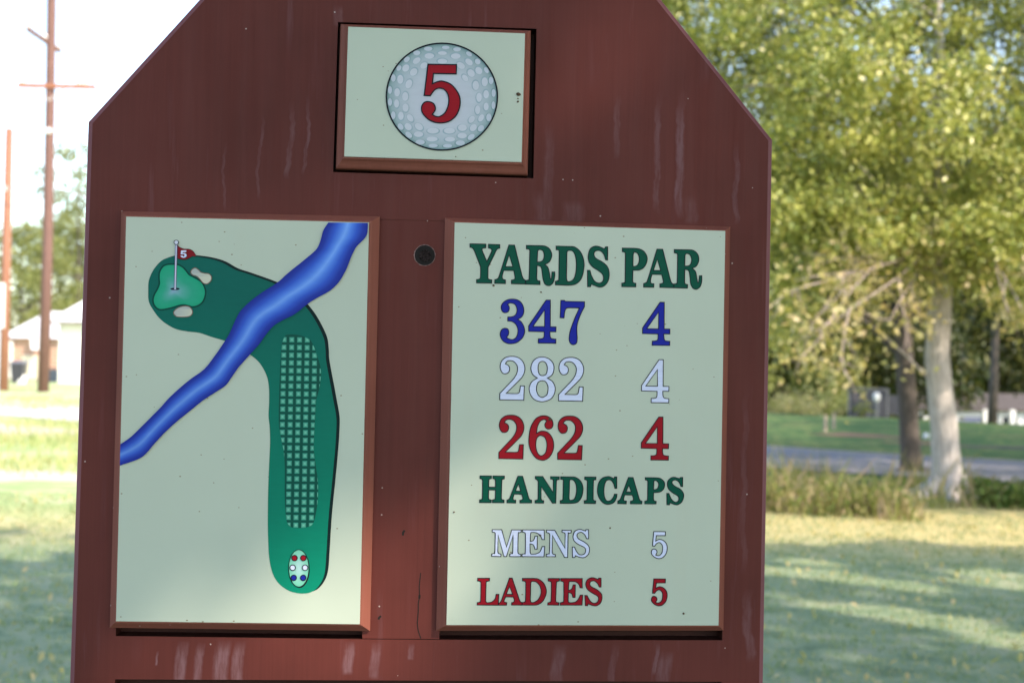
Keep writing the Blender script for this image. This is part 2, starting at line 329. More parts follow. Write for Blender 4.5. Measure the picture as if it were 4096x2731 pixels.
# ------------------------------------------------------------------ the wooden sign
RED = (.108, .026, .022)
def stk(px, py0, py1, wd, a):
    x0, y0 = uv(px, py0); _, y1 = uv(px, py1); return (x0, ZC - y1, ZC - y0, wd / 3671, a * (.75 if py0 > 2000 else .55))
STREAKS = [stk(2632, 360, 860, 14, .55), stk(2722, 360, 880, 19, .85), stk(2945, 560, 900, 13, .5), stk(2470, 380, 640, 14, .4), stk(2200, 450, 850, 22, .35),
           stk(1360, 20, 110, 22, .5), stk(1170, 400, 720, 12, .5), stk(1235, 380, 700, 8, .6), stk(1050, 450, 800, 7, .4), stk(910, 560, 850, 6, .4),
           stk(730, 2560, 2735, 26, .8), stk(800, 2565, 2735, 20, .65), stk(890, 2555, 2735, 34, .75), stk(955, 2560, 2735, 26, .7), stk(633, 2600, 2662, 5, .9),
           stk(1500, 2565, 2720, 22, .6), stk(1395, 2560, 2700, 24, .75), stk(1640, 2570, 2640, 14, .5), stk(2618, 2565, 2700, 10, .6), stk(2655, 2600, 2735, 34, .45), stk(2230, 2570, 2735, 30, .4), stk(2450, 2570, 2735, 18, .3),
           stk(2995, 2350, 2650, 22, .4), stk(2985, 1500, 2300, 14, .3), stk(2170, 760, 900, 40, .35), stk(2290, 800, 895, 50, .35), stk(2760, 780, 895, 30, .35)]
M_board = sign_paint('sign_paint', RED, STREAKS)
M_plaque = sign_paint('plaque_paint', (.235, .082, .062), (), .3)
M_worn = sign_paint('worn_edge_paint', (.19, .075, .09), (), .8)
M_recess_shade = sign_paint('recess_shade', (.04, .013, .010), (), .1)  # board paint darkened to put the shade of the recesses in
M_face = face_mat('cream_sheet', (.485, .56, .482))
M_edge = flat('sheet_edge', (.75, .70, .70), .4)
M_green = vinyl('green_vinyl', (.004, .085, .055)); M_blue = vinyl('blue_vinyl', (.015, .024, .34)); M_white = vinyl('pale_vinyl', (.66, .72, .98))
M_red = vinyl('red_vinyl', (.31, .010, .020)); M_ink = vinyl('ink_vinyl', (.012, .014, .024))
M_print = vcol('printed_vinyl')

sign = empty('wooden_sign', (ORG[0], ORG[1], 0), SIGN_ROT, label='reddish brown wooden golf hole sign with clipped top corners and three cream plaques', cat='sign')
def offset_poly(p, d):
    n = len(p); out = []
    for i in range(n):
        a, b, c = (np.array(p[j]) for j in (i - 1, i, (i + 1) % n))
        d1 = (b - a) / np.linalg.norm(b - a); d2 = (c - b) / np.linalg.norm(c - b)
        n1 = np.array([-d1[1], d1[0]]); n2 = np.array([-d2[1], d2[0]]); m = (n1 + n2) / np.linalg.norm(n1 + n2)
        out.append(tuple(b + m * d / max(.4, m.dot(n1))))
    return out
def quad_uv(c, w): return [uv(x, y, w) for x, y in c]
# outline of the board, v downwards: clockwise seen from the front in (u right, v down) axes
ol = [uv(927, -140, -.006), uv(2531, -140, -.006), uv(3088, 560, -.006)]
rb = np.array(uv(3051, 2731, -.006)); rt = np.array(ol[2]); ol.append(tuple(rt + (rb - rt) * 1.47))
lt_ = np.array(uv(354, 489, -.006)); lb = np.array(uv(280, 2731, -.006)); ol += [tuple(lt_ + (lb - lt_) * 1.45), tuple(lt_)]
inner = offset_poly(ol, .0056)
WB = -.058
hole_n = quad_uv([(1352, 89.5), (2146.6, 116), (2133.6, 714), (1332.5, 689)], 0)
hole_b = [uv(498, 852), uv(2921, 912), uv(2889, 2559), uv(1757, 2557), uv(1448, 2555), uv(463, 2542)]
hl = quad_uv([(460, 2715), (2886, 2725)], 0); dn = np.array(hl[1]) - np.array(hl[0]); dn = np.array([-dn[1], dn[0]]) / np.linalg.norm(dn)
hole_l = [hl[0], hl[1], tuple(np.array(hl[1]) + dn * .22), tuple(np.array(hl[0]) + dn * .22)]
mb = MB()
cs = [[Vector((*p, 0)) for p in c] for c in (inner, hole_n, hole_b, hole_l)]
allp = [p for c in cs for p in c]
for t in tessellate_polygon(cs):
    a, b, c = (allp[i] for i in t)
    cr = (b.x - a.x) * (c.y - a.y) - (b.y - a.y) * (c.x - a.x)
    mb.add([P3(allp[i], 0) for i in (t if cr < 0 else t[::-1])], [(0, 1, 2)])
def band(mb, p, wp, q, wq, mi=0):
    n = len(p); mb.add([P3(x, wp) for x in p] + [P3(x, wq) for x in q], [(i, i + n, (i + 1) % n + n, (i + 1) % n) for i in range(n)], mi)
mid = offset_poly(ol, .0014)
band(mb, inner, 0, mid, -.0018, 2); band(mb, mid, -.0018, ol, -.006, 2); band(mb, ol, -.006, ol, WB)
mb.add([P3(x, WB) for x in ol], [tuple(range(len(ol)))])
HD = -.026
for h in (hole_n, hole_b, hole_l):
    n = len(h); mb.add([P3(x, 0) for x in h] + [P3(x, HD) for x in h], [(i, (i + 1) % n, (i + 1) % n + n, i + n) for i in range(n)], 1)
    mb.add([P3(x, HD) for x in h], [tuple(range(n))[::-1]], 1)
board = mb.build('board', [M_board, M_recess_shade, M_worn], sign)
# stile between the two large plaques
st = [uv(1452, 871.5, -.001), uv(1795, 880, -.001), uv(1757, 2554.2, -.001), uv(1449, 2552.2, -.001)]
mb = MB(); mb.add([P3(x, -.001) for x in st], [(3, 2, 1, 0)]); band(mb, st, -.001, st, HD + .001)
# bolt hole: nothing is cut, a flat black disc paints the bore's shade
stile = mb.build('stile', M_board, sign)
def disc(mb, c, r, w, n=24, mi=0, r2=0, jag=0):
    if r2: 
        vs = []
        for i in range(n):
            t = 2 * math.pi * i / n; k = 1 + random.uniform(-jag, jag); vs += [P3((c[0] + r * k * math.cos(t), c[1] + r * k * math.sin(t)), w), P3((c[0] + r2 * math.cos(t), c[1] + r2 * math.sin(t)), w)]
        mb.add(vs, [(2 * i, 2 * i + 1, 2 * ((i + 1) % n) + 1, 2 * ((i + 1) % n)) for i in range(n)], mi)
    else: mb.add([P3((c[0] + r * math.cos(-2 * math.pi * i / n), c[1] + r * math.sin(-2 * math.pi * i / n)), w) for i in range(n)], [tuple(range(n))], mi)
bc = uv(1699, 1021); br = 41 / 3671
M_bore = flat('bore', (.008, .006, .006), .9); M_bolt = flat('rusty_bolt', (.022, .016, .016), .8, .9, 420, spec=.1, bmp=.4)
mb = MB(); disc(mb, bc, br, -.0006, 40, 0); disc(mb, bc, br * 1.05, -.0004, 40, 1, br * .985, .03); stub = mb.build('bolt_hole', [M_bore, flat('chipped_rim', (.20, .13, .13), .8, .6, 300)], sign)
mb = MB(); bq = (bc[0] + .0005, bc[1] + .0005); disc(mb, bq, br * .60, .0002, 24); mb.build('bolt', M_bolt, stub)
# posts that carry the board down to the lawn
for s in (-1, 1):
    mb = MB(); mb.box((s * .22 - .01, .1, .42), (.09, .085, .9)); mb.build('post', M_board, sign)

def crack(pts, wd):
    mb = MB(); c = [(x + random.uniform(-1.5, 1.5), y) for x, y in pts]
    ribbon(mb, c, .0003 - .001, wd, 0, False); return mb.build('paint_crack', M_bore, stile)
crack([(1683, 2290), (1680, 2320), (1676, 2345), (1678, 2385), (1674, 2410), (1673, 2440), (1671, 2470), (1668, 2490), (1672, 2520), (1684, 2552)], .0010)
crack([(1610, 2140), (1614, 2128), (1619, 2120)], .0022); crack([(1513, 2476), (1518, 2468), (1524, 2462)], .0022); crack([(1680, 2378), (1677, 2392)], .0022)
def lerp(a, b, t): return tuple(np.array(a) * (1 - t) + np.array(b) * t)
def plaque(label, outer, face, prof, fw):
    o4 = quad_uv(outer, .003); f4 = quad_uv(face, fw); mb = MB(); prev = None
    for t, w in prof:
        cur = [lerp(a, b, t) for a, b in zip(o4, f4)]
        if prev: band(mb, cur, w, prev[0], prev[1])
        prev = (cur, w)
    mb.add([P3(x, prev[1]) for x in prev[0]], [(3, 2, 1, 0)])
    pq = mb.build('plaque', M_plaque, sign); tag(pq, label)
    mb = MB(); mb.add([P3(x, fw) for x in f4], [(3, 2, 1, 0)], 0); band(mb, f4, fw, f4, prev[1] + .0002, 1)
    mb.build('face', [M_face, M_edge], pq)
    return pq
FW = .0150
prof = [(0, -.022), (0, .0030), (.12, .0042), (.72, .0112), (.86, .0118), (.88, .0126)]
Lp = plaque('cream plaque with the printed hole map', [(485, 845), (1519, 866), (1480, 2522), (439, 2509)], [(505, 867), (1476, 890), (1439, 2495), (464, 2483)], prof, FW)
Rp = plaque('cream plaque lettered with yards, par and handicaps', [(1780, 871), (2921, 907), (2893.5, 2520), (1745, 2521)], [(1819, 890), (2901, 924), (2874, 2500), (1786, 2498)], prof, FW)
profn = [(0, -.022), (0, .001), (.06, .004), (.2, .0058), (.45, .0075), (.68, .0098), (.82, .0122), (.86, .0126)]
Np = plaque('small cream plaque with the hole number on a golf ball', [(1362, 97), (2124, 123), (2111, 702), (1343, 676)], [(1393, 108), (2100, 135), (2086, 649), (1377, 626)], profn, FW)

def lettering(label, items, mat, parent, ow=.00088):
    mb = MB()
    for it in items:
        key, crop = it[:2]; off = it[2] if len(it) > 2 else (0, 0)
        cs = trace(G[key], crop, off)
        fill(mb, cs, FW + .0003, 0)
        for c in cs: ribbon(mb, c, FW + .0005, ow, 1)
    o = mb.build('lettering', [mat, M_ink], parent); tag(o, label); return o
k = 1 / 5.88
lettering('dark green word YARDS', [('Y1', C1), ('A1', C1), ('R1', C1), ('D1', C1), ('S1', C1)], M_green, Rp)
lettering('dark green word PAR', [('P2', C2), ('A2', C2), ('R2', C2)], M_green, Rp)
lettering('blue number 347', [('n3', C3), ('n4', C3), ('n7', C3)], M_blue, Rp)
lettering('blue number 4', [('n4', C3, (455.6, 8.8))], M_blue, Rp)
lettering('pale lilac number 282', [('n2', C4), ('n8', C4), ('n2', C4, (1383 * k, 24 * k))], M_white, Rp)
lettering('pale lilac number 4', [('n4', C3, (451.6, 238))], M_white, Rp)
lettering('red number 262', [('n2', C4, (-21 * k, 230 + 27 * k)), ('n6', C5), ('n2', C4, (1361 * k, 230 + 47 * k))], M_red, Rp)
lettering('red number 4', [('n4', C3, (450.5, 467))], M_red, Rp)
lettering('dark green word HANDICAPS', [('H6', C6), ('A6', C6), ('N6', C6), ('D6', C6), ('I7', C7), ('C7', C7), ('A7', C7), ('P7', C7), ('S7', C7)], M_green, Rp)
lettering('pale lilac word MENS', [('M8', C8), ('E8', C8), ('N8', C8), ('S8', C8)], M_white, Rp)
lettering('pale lilac number 5', [('n5', C10)], M_white, Rp)
lettering('red word LADIES', [('L9', C9), ('A9', C9), ('D9', C9), ('I9', C9), ('E9', C9), ('S9', C9)], M_red, Rp)
lettering('red number 5', [('n5', C10, (0, 822 / 4.354))], M_red, Rp)

# golf ball drawing on the number plaque
def radial(mb, cx, cy, rx, ry, crop, w, stops, n=48, dx=0, dy=0):
    rings = [s[0] for s in stops]; vs = []; cols = []; fs = []
    for i, (r, c) in enumerate(stops):
        ox, oy = dx * (1 - r), dy * (1 - r)
        for p in ell(cx + ox, cy + oy, rx * max(r, .002), ry * max(r, .002), crop, n): vs.append(P3(uv(*p, w), w)); cols.append(c)
    for i in range(len(stops) - 1):
        for j in range(n): fs.append((i * n + j, (i + 1) * n + j, (i + 1) * n + (j + 1) % n, i * n + (j + 1) % n))
    mb.add(vs, fs, 0, cols)
mb = MB(); w = FW + .0003
radial(mb, 1078, 755, 514, 494, C0, w, [(0, (.58, .60, .72)), (.55, (.55, .60, .70)), (.8, (.44, .53, .61)), (.93, (.33, .45, .50)), (1, (.14, .27, .29))], dy=90)
ribbon(mb, ell(1078, 755, 512, 492, C0, 72), FW + .0011, .0016, 1)
ball = mb.build('golf_ball', [M_print, M_ink], Np, color=True)
DIM = [(1110,298,42,18),(1215,315,42,22),(955,310,45,22),(850,348,38,25),(1325,358,35,25),(758,408,35,30),(1405,428,33,33),(685,488,28,32),(1485,508,25,35),(633,580,25,40),(1528,603,25,40),(602,690,22,42),(1552,718,22,42),(602,808,22,42),(1550,838,20,42),(633,930,24,42),(1508,950,28,42),(700,1035,32,38),(1435,1050,35,38),(775,1110,42,32),(1345,1130,42,32),(880,1178,50,27),(1245,1185,50,27),(1000,1210,50,20),(1128,1212,50,20),(965,376,52,30),(1080,350,48,20),(1203,378,52,30),(848,420,45,35),(1325,432,45,35),(748,488,40,42),(1415,512,40,42),(697,592,33,48),(1470,615,33,48),(668,712,30,45),(1483,730,30,45),(663,822,27,45),(1483,850,27,42),(703,935,30,45),(1437,955,32,42),(770,1035,40,42),(1365,1045,42,38),(865,1105,50,30),(1262,1118,50,30),(990,1150,60,26),(1150,1152,55,26),(1080,425,52,28),(820,525,42,45),(1345,535,42,45),(1388,648,35,50),(1418,765,30,50),(1405,880,28,48),(1350,968,35,42),(788,955,35,45),(868,1035,48,40),(1265,1045,48,36),(998,1072,62,32),(1145,1072,60,32),(1250,465,48,38),(775,635,40,50),(742,750,33,48),(745,860,33,45),(915,465,42,38),(1290,580,32,42)]
mb = MB()
for i, (x, y, rx, ry) in enumerate(DIM):
    dx, dy = x - 1078, y - 755; rot = math.atan2(dy, dx) + math.pi / 2 if abs(rx - ry) < 12 else 0
    a, b = (max(rx, ry), min(rx, ry) * .86) if rot else (rx, ry)
    edge = (dx / 514) ** 2 + (dy / 494) ** 2
    faint = .8 if i > 57 else 1
    g = (.34 + .12 * (1 - faint), .46 + .08 * (1 - faint), .55 + .08 * (1 - faint)) if edge < .72 else (.24, .37, .41)
    fill(mb, [ell(x, y, a * 1.04, b * 1.04, C0, 18, rot)], FW + .0005, 0, g)
    sh = -8 if dx > 0 else 8
    fill(mb, [ell(x - sh * .35, y + (4 if dy < 0 else -4), a * .86, b * .86, C0, 18, rot)], FW + .0007, 0, (.60, .64, .74) if edge < .8 else (.55, .61, .72))
mb.build('dimples', M_print, ball, color=True)
bpy.data.objects['dimples'].parent = Np
lettering('red number 5 on the golf ball', [('B5', C0)], M_red, Np, .0014).location.y -= .0008

# hole map on the left plaque
FAIR = trace("~300,650~305,570~340,490~400,420~470,390~560,382~670,386~780,402~880,432~980,487~1100,527~1310,605~1450,690~1540,785~1610,885~1675,1020~1690,1120~1693,1190~1712,1300~1735,1420~1752,1515~1774,1641~1774,1749~1762,1929~1738,2181~1714,2421~1696,2709~1684,2853~1654,2937~1594,3003~1510,3023~1396,2997~1300,2913~1252,2769~1238,2529~1240,2229~1249,1989~1255,1845~1252,1725~1243,1629~1248,1520~1245,1400~1225,1310~1170,1215~1095,1150~1000,1085~905,1046~800,1015~700,982~600,970~500,945~400,880~330,790~303,730", CL)
mb = MB(); fill(mb, [[(x + 13, y - 5) for x, y in FAIR[0]]], FW + .0002); mb.build('fairway_shadow', vinyl('dark_vinyl', (.008, .022, .024)), Lp)
mb = MB()
FA = FAIR[0]; fill(mb, [FA], FW + .0004, 0); 
vs = mb.v
def fcol(p):
    v = (p[2] - (ZC - uv(1400, 2400)[1])) / (uv(1400, 1200)[1] - uv(1400, 2400)[1]) * -1
    t = min(1, max(0, v)); t = t if t > 0 else 0
    return (.004, .25 - .125 * t, .155 - .05 * t)
mb.c = [fcol(p) for p in vs]
fair = mb.build('fairway', M_print, Lp, color=True)
BAND = trace("~1400,995~1480,1000~1560,1030~1595,1080~1620,1150~1645,1230~1655,1310~1640,1420~1616,1509~1612,1581~1603,1749~1598,1893~1614,2025~1630,2145~1630,2277~1614,2397~1588,2481~1528,2507~1432,2507~1390,2469~1376,2385~1370,2229~1370,2025~1360,1905~1336,1785~1324,1689~1323,1580~1325,1500~1330,1350~1340,1150~1350,1060~1370,1010", CL)
mb = MB(); fill(mb, BAND, FW + .0006, 0, (.006, .085, .065)); 
def clip(poly, a, b):                                    # keep what lies left of a->b
    out = []
    for i in range(len(poly)):
        p, q = poly[i - 1], poly[i]
        s = lambda r: (b[0] - a[0]) * (r[1] - a[1]) - (b[1] - a[1]) * (r[0] - a[0])
        sp, sq = s(p), s(q)
        if (sp >= 0) != (sq >= 0):
            t = sp / (sp - sq); out.append((p[0] + (q[0] - p[0]) * t, p[1] + (q[1] - p[1]) * t))
        if sq >= 0: out.append(q)
    return out
tx = np.array([30.9, .45]); ty = np.array([-.62, 30.85]); o0 = np.array([1136.4, 1358.0])
h = 10.3
for j in range(26):
    for i in range(-1, 6):
        c = o0 + tx * i + ty * j
        sq = [tuple(c + np.array(d)) for d in ((-h, -h), (h, -h), (h, h), (-h, h))]
        pl = BAND[0]
        for a in range(4): pl = clip(pl, sq[a], sq[(a + 1) % 4]) if len(pl) > 2 else []
        if len(pl) < 3: continue
        ar = abs(sum(pl[q - 1][0] * pl[q][1] - pl[q][0] * pl[q - 1][1] for q in range(len(pl)))) / 2
        if ar < 12: continue
        g = np.mean(pl, axis=0) if ar < 350 else c
        W3 = FW + .0008; n = len(pl)
        cols = []
        for p in pl:
            d = max(abs(p[0] - c[0]), abs(p[1] - c[1])); cols.append((.03, .30, .22))
        for q in range(n):
            a, b = pl[q - 1], pl[q]; mxy = ((a[0] + b[0]) / 2 - c[0], (a[1] + b[1]) / 2 - c[1])
            br_ = 1.0 if abs(mxy[1]) > abs(mxy[0]) else .72
            e = (.02 * br_, .28 * br_, .21 * br_)
            mb.add([P3(uv(*a, W3), W3), P3(uv(*b, W3), W3), P3(uv(*g, W3), W3)], [(2, 1, 0)], 0, [e, e, (.20, .58, .44)])
mb.build('landing_area', M_print, Lp, color=True)
# putting green
mb = MB()
GR = trace("~560,565~650,570~730,610~790,670~850,745~950,800~1060,870~1120,980~1128,1070~1090,1190~1010,1260~920,1282~850,1265~770,1248~680,1258~560,1295~400,1330~320,1320~260,1260~240,1180~260,1090~320,980~350,890~345,780~355,690~410,600~480,570", C11)[0]
ctr = (580 / 4.356 + 560, 1020 / 4.356 + 930)
ribbon(mb, GR, FW + .0006, .0034, 1)
lev = [0, .12, .3, .6, 1]; cl = [(.27, .42, .60), (.20, .42, .50), (.10, .40, .36), (.03, .36, .24), (.015, .36, .21)]
n = len(GR); W3 = FW + .0008; vs = []; cc = []; fs = []
for t, c in zip(lev, cl):
    for p in GR: vs.append(P3(uv(ctr[0] + (p[0] - ctr[0]) * max(t, .004), ctr[1] + (p[1] - ctr[1]) * max(t, .004), W3), W3)); cc.append(c)
for i in range(len(lev) - 1):
    for j in range(n): fs.append((i * n + j, (i + 1) * n + j, (i + 1) * n + (j + 1) % n, i * n + (j + 1) % n))
mb.add(vs, fs, 0, cc); mb.build('putting_green', [M_print, vinyl('deep_green_vinyl', (.004, .06, .05))], Lp, color=True)
for s in ("~960,615~1020,650~1060,690~1130,710~1200,720~1245,770~1235,840~1170,895~1100,880~1040,810~990,765~920,740~885,700~900,650", "~790,1280~870,1300~915,1370~900,1430~840,1465~720,1472~630,1460~585,1400~620,1340~700,1295"):
    mb = MB(); c = trace(s, C11)[0]; fill(mb, [c], FW + .0010)
    mb.c = [(.50, .52, .50)] * len(mb.v)
    m0 = np.mean(c, axis=0)
    mb.c = [(.60, .62, .52) if (a[0] - m0[0]) * .4 + (a[1] - m0[1]) > 0 else (.42, .47, .47) for a in c]
    ribbon(mb, c, FW + .0012, .0009, 1, col=(.12, .08, .06))
    mb.build('bunker', [M_print, vinyl('brown_vinyl', (.16, .12, .10))], Lp, color=True)
# flag, its number and pin
mb = MB(); c = trace("650,220~700,260~770,285~860,290~920,320~960,375 982,415 905,418~850,450~780,472~700,465 650,450", C11); fill(mb, c, FW + .0010); ribbon(mb, c[0], FW + .0012, .0004, 1)
mb.build('flag', [vinyl('flag_red', (.22, .012, .02)), M_ink], Lp)
mb = MB(); c = trace(G['F5'], C11); fill(mb, [[(x + 1.4, y + 1.2) for x, y in c[0]]], FW + .0014, 1); fill(mb, c, FW + .0016)
tag(mb.build('lettering', [M_white, M_ink], Lp), 'white number 5 on the printed flag')
mb = MB()
fill(mb, [ell(610, 982, 82, 21, C11, 30)], FW + .0012, 1)
for (x0, x1, x2, x3, col) in ((612, 620, 590, 598, (.10, .11, .22)), (620, 628, 598, 606, (.42, .44, .66)), (628, 641, 606, 620, (.68, .70, .88)), (641, 652, 620, 632, (.16, .17, .30))):
    f = lambda x, y: (x / 4.356 + 560, y / 4.356 + 930)
    fill(mb, [[f(x0, 205), f(x1, 205), f(x3, 992), f(x2, 992)]], FW + .0014, 0, col)
fill(mb, [ell(632, 172, 40, 38, C11, 28)], FW + .0015, 0, (.70, .72, .88)); ribbon(mb, ell(632, 172, 40, 38, C11, 28), FW + .0017, .0007, 1)
mb.build('flagpin', [M_print, M_ink], Lp, color=True)
# river
LBK = [(x / 1.96 + 440, y / 1.96 + 830) for x, y in ((1712,118),(1672,180),(1656,240),(1630,310),(1590,355),(1500,430),(1400,510),(1310,590),(1200,660),(1100,735),(1020,815),(975,900),(940,980),(895,1055),(830,1150),(740,1265),(630,1345),(540,1420),(460,1495),(395,1568))] + [(x / 1.6336 + 430, y / 1.6336 + 1600) for x, y in ((300,95),(220,175),(150,242),(84,288))]
RBK = [(x / 1.96 + 440, y / 1.96 + 830) for x, y in ((2022,121),(2018,200),(1990,250),(1930,310),(1890,390),(1850,490),(1790,590),(1720,655),(1620,710),(1550,755),(1450,835),(1350,885),(1280,930),(1220,1000),(1170,1070),(1090,1160),(1010,1250),(960,1320),(910,1390),(830,1445),(730,1510))] + [(x / 1.6336 + 430, y / 1.6336 + 1600) for x, y in ((570,45),(470,125),(380,205),(310,280),(250,350),(200,385),(81,427))]
def curve(pts, n):
    c = smooth_contour([(x, y, True) for x, y in pts], 6)[:(len(pts) - 1) * 6 + 1]
    c[0] = pts[0]; 
    c = np.array(c); d = np.r_[0, np.cumsum(np.linalg.norm(np.diff(c, axis=0), axis=1))]; t = np.linspace(0, d[-1], n)
    return np.stack([np.interp(t, d, c[:, 0]), np.interp(t, d, c[:, 1])], 1)
def open_curve(pts, n):
    ext = [tuple(2 * np.array(pts[0]) - np.array(pts[1]))] + list(pts) + [tuple(2 * np.array(pts[-1]) - np.array(pts[-2]))]
    c = []
    for i in range(1, len(ext) - 2):
        a = [np.array(ext[i + q]) for q in (-1, 0, 1, 2)]
        for k_ in range(6):
            t = k_ / 6; c.append(.5 * (2 * a[1] + (-a[0] + a[2]) * t + (2 * a[0] - 5 * a[1] + 4 * a[2] - a[3]) * t * t + (-a[0] + 3 * a[1] - 3 * a[2] + a[3]) * t ** 3))
    c.append(np.array(pts[-1])); c = np.array(c); d = np.r_[0, np.cumsum(np.linalg.norm(np.diff(c, axis=0), axis=1))]; t = np.linspace(0, d[-1], n)
    return np.stack([np.interp(t, d, c[:, 0]), np.interp(t, d, c[:, 1])], 1)
n = 120; A = open_curve(LBK, n); B = open_curve(RBK, n)
xs = [0, .12, .26, .40, .50, .60, .74, .88, 1]; cb = [(.016, .030, .30), (.022, .05, .40), (.04, .12, .66), (.10, .26, .88), (.20, .42, 1.0), (.10, .26, .88), (.04, .12, .66), (.022, .05, .40), (.016, .030, .30)]
vs = []; cc = []; fs = []; W3 = FW + .0018
for i in range(n):
    dim = 1 - .35 * (i / n)
    for x, c in zip(xs, cb):
        p = A[i] * (1 - x) + B[i] * x; vs.append(P3(uv(p[0], p[1], W3), W3)); m_ = cb[0]; cc.append(tuple(m_[q] + (c[q] - m_[q]) * dim for q in range(3)))
m_ = len(xs)
for i in range(n - 1):
    for j in range(m_ - 1): fs.append((i * m_ + j, i * m_ + j + 1, (i + 1) * m_ + j + 1, (i + 1) * m_ + j))
mb = MB(); mb.add(vs, fs, 0, cc); mb.build('river', M_print, Lp, color=True)
# tee box with six markers
mb = MB()
fill(mb, [ell(1255, 1103, 66, 122, CM, 40)], FW + .0006, 1); radial(mb, 1250, 1097, 66, 121, CM, FW + .0008, [(0, (.45, .68, .70)), (.5, (.30, .62, .55)), (1, (.16, .58, .42))], 40)
ribbon(mb, ell(1250, 1097, 66, 121, CM, 40), FW + .0010, .0007, 1)
tee = mb.build('tee_box', [M_print, M_ink], Lp, color=True)
for x, y, m in ((1222, 1030, M_red), (1280, 1030, M_red), (1210, 1093, M_white), (1291, 1093, M_white), (1217, 1159, M_blue), (1279, 1159, M_blue)):
    mb = MB(); c = ell(x, y, 18, 18, CM, 20); fill(mb, [c], FW + .0012); ribbon(mb, c, FW + .0014, .0009, 1); mb.build('tee_marker', [m, M_ink], Lp)
# small bits of dirt and a dead bug or two stuck to the plaques
M_bug = flat('dried_bug', (.12, .07, .04), .8, .6, 400)
def crumbs(parent, spots):
    for x, y, r in spots:
        mb = MB()
        c = [(x + r * random.uniform(.5, 1.1) * math.cos(t) * 1.2, y + r * random.uniform(.5, 1.1) * math.sin(t)) for t in np.linspace(0, 2 * math.pi, 8)[:-1]]
        base = [P3(uv(*p, FW + .0011), FW + .0011) for p in c]; top = P3(uv(x, y, FW), FW + .0026)
        mb.add(base + [top], [(i, (i + 1) % 7, 7) for i in range(7)])
        mb.build('dirt_speck', M_bug, parent)
crumbs(Np, [(2074, 378, 9), (2071, 395, 4), (2072, 407, 5), (1823, 627, 3)])
crumbs(Rp, [(2199, 1675, 7), (2161, 2140, 6), (2164, 1169, 4), (2734, 2452, 5), (2440, 2110, 4), (1973, 1142, 5), (1816, 2047, 4)])
# ------------------------------------------------------------------ light, sky, camera
SUN_EL, SUN_AZ = R_(37), R_(131)                         # azimuth measured from +Y towards +X
S = Vector((math.sin(SUN_AZ) * math.cos(SUN_EL), math.cos(SUN_AZ) * math.cos(SUN_EL), math.sin(SUN_EL)))
wd = bpy.data.worlds.new('World'); sc.world = wd; wd.use_nodes = True
nt = wd.node_tree; bg = nt.nodes['Background']
sky = nt.nodes.new('ShaderNodeTexSky'); sky.sky_type = 'NISHITA'; sky.sun_disc = False
sky.sun_elevation = SUN_EL; sky.sun_rotation = SUN_AZ; sky.air_density = 1.0; sky.dust_density = 1.2; sky.ozone_density = 1.0
hs = nt.nodes.new('ShaderNodeHueSaturation'); hs.inputs['Saturation'].default_value = .85
L(nt, sky.outputs[0], hs.inputs['Color']); L(nt, hs.outputs[0], bg.inputs[0]); bg.inputs[1].default_value = .44
ld = bpy.data.lights.new('sun', 'SUN'); ld.energy = 6.5; ld.angle = R_(.53); ld.color = (1, .83, .65)
lo = bpy.data.objects.new('sun', ld); COL.objects.link(lo); lo.rotation_euler = S.to_track_quat('Z', 'Y').to_euler(); lo.location = S * 60
cam = bpy.data.cameras.new('camera'); co = bpy.data.objects.new('camera', cam); COL.objects.link(co)
cw = Matrix.Identity(4)
for i in range(3): cw[i][0] = W[i][0]; cw[i][1] = -W[i][1]; cw[i][2] = -W[i][2]; cw[i][3] = EYE_P[i]
co.matrix_world = cw
cam.sensor_width = 36; cam.lens = F / 4096 * 36; cam.clip_start = .05; cam.clip_end = 3000
cam.dof.use_dof = True; cam.dof.focus_distance = DIST; cam.dof.aperture_fstop = 7.6
sc.camera = co
sc.view_settings.view_transform = 'Standard'; sc.view_settings.look = 'None'; sc.view_settings.exposure = 0
sc.cycles.use_denoising = True; sc.cycles.max_bounces = 8; sc.cycles.transparent_max_bounces = 8

# ------------------------------------------------------------------ ground, road, dirt
def sstep(a, b, x): t = np.clip((x - a) / (b - a), 0, 1); return t * t * (3 - 2 * t)
def hgt(x, y):
    x = np.asarray(x, float); y = np.asarray(y, float)
    return -2.7 * sstep(46, 70, y) * sstep(9, 15, x) + .10 * np.sin(x * .31 + 1) * np.sin(y * .23) * sstep(14, 40, y)
def hz(x, y): return float(hgt(x, y))
def grid(name, xs, ys, dz, mat):
    X, Y = np.meshgrid(xs, ys); Z = hgt(X, Y) + dz
    me = bpy.data.meshes.new(name); nx, ny = len(xs), len(ys)
    v = np.stack([X, Y, Z], -1).reshape(-1, 3); f = [(j * nx + i, j * nx + i + 1, (j + 1) * nx + i + 1, (j + 1) * nx + i) for j in range(ny - 1) for i in range(nx - 1)]
    me.from_pydata(v.tolist(), [], f); me.polygons.foreach_set('use_smooth', [True] * len(f)); o = link(name, me, mat); return tag(o, kind='structure')
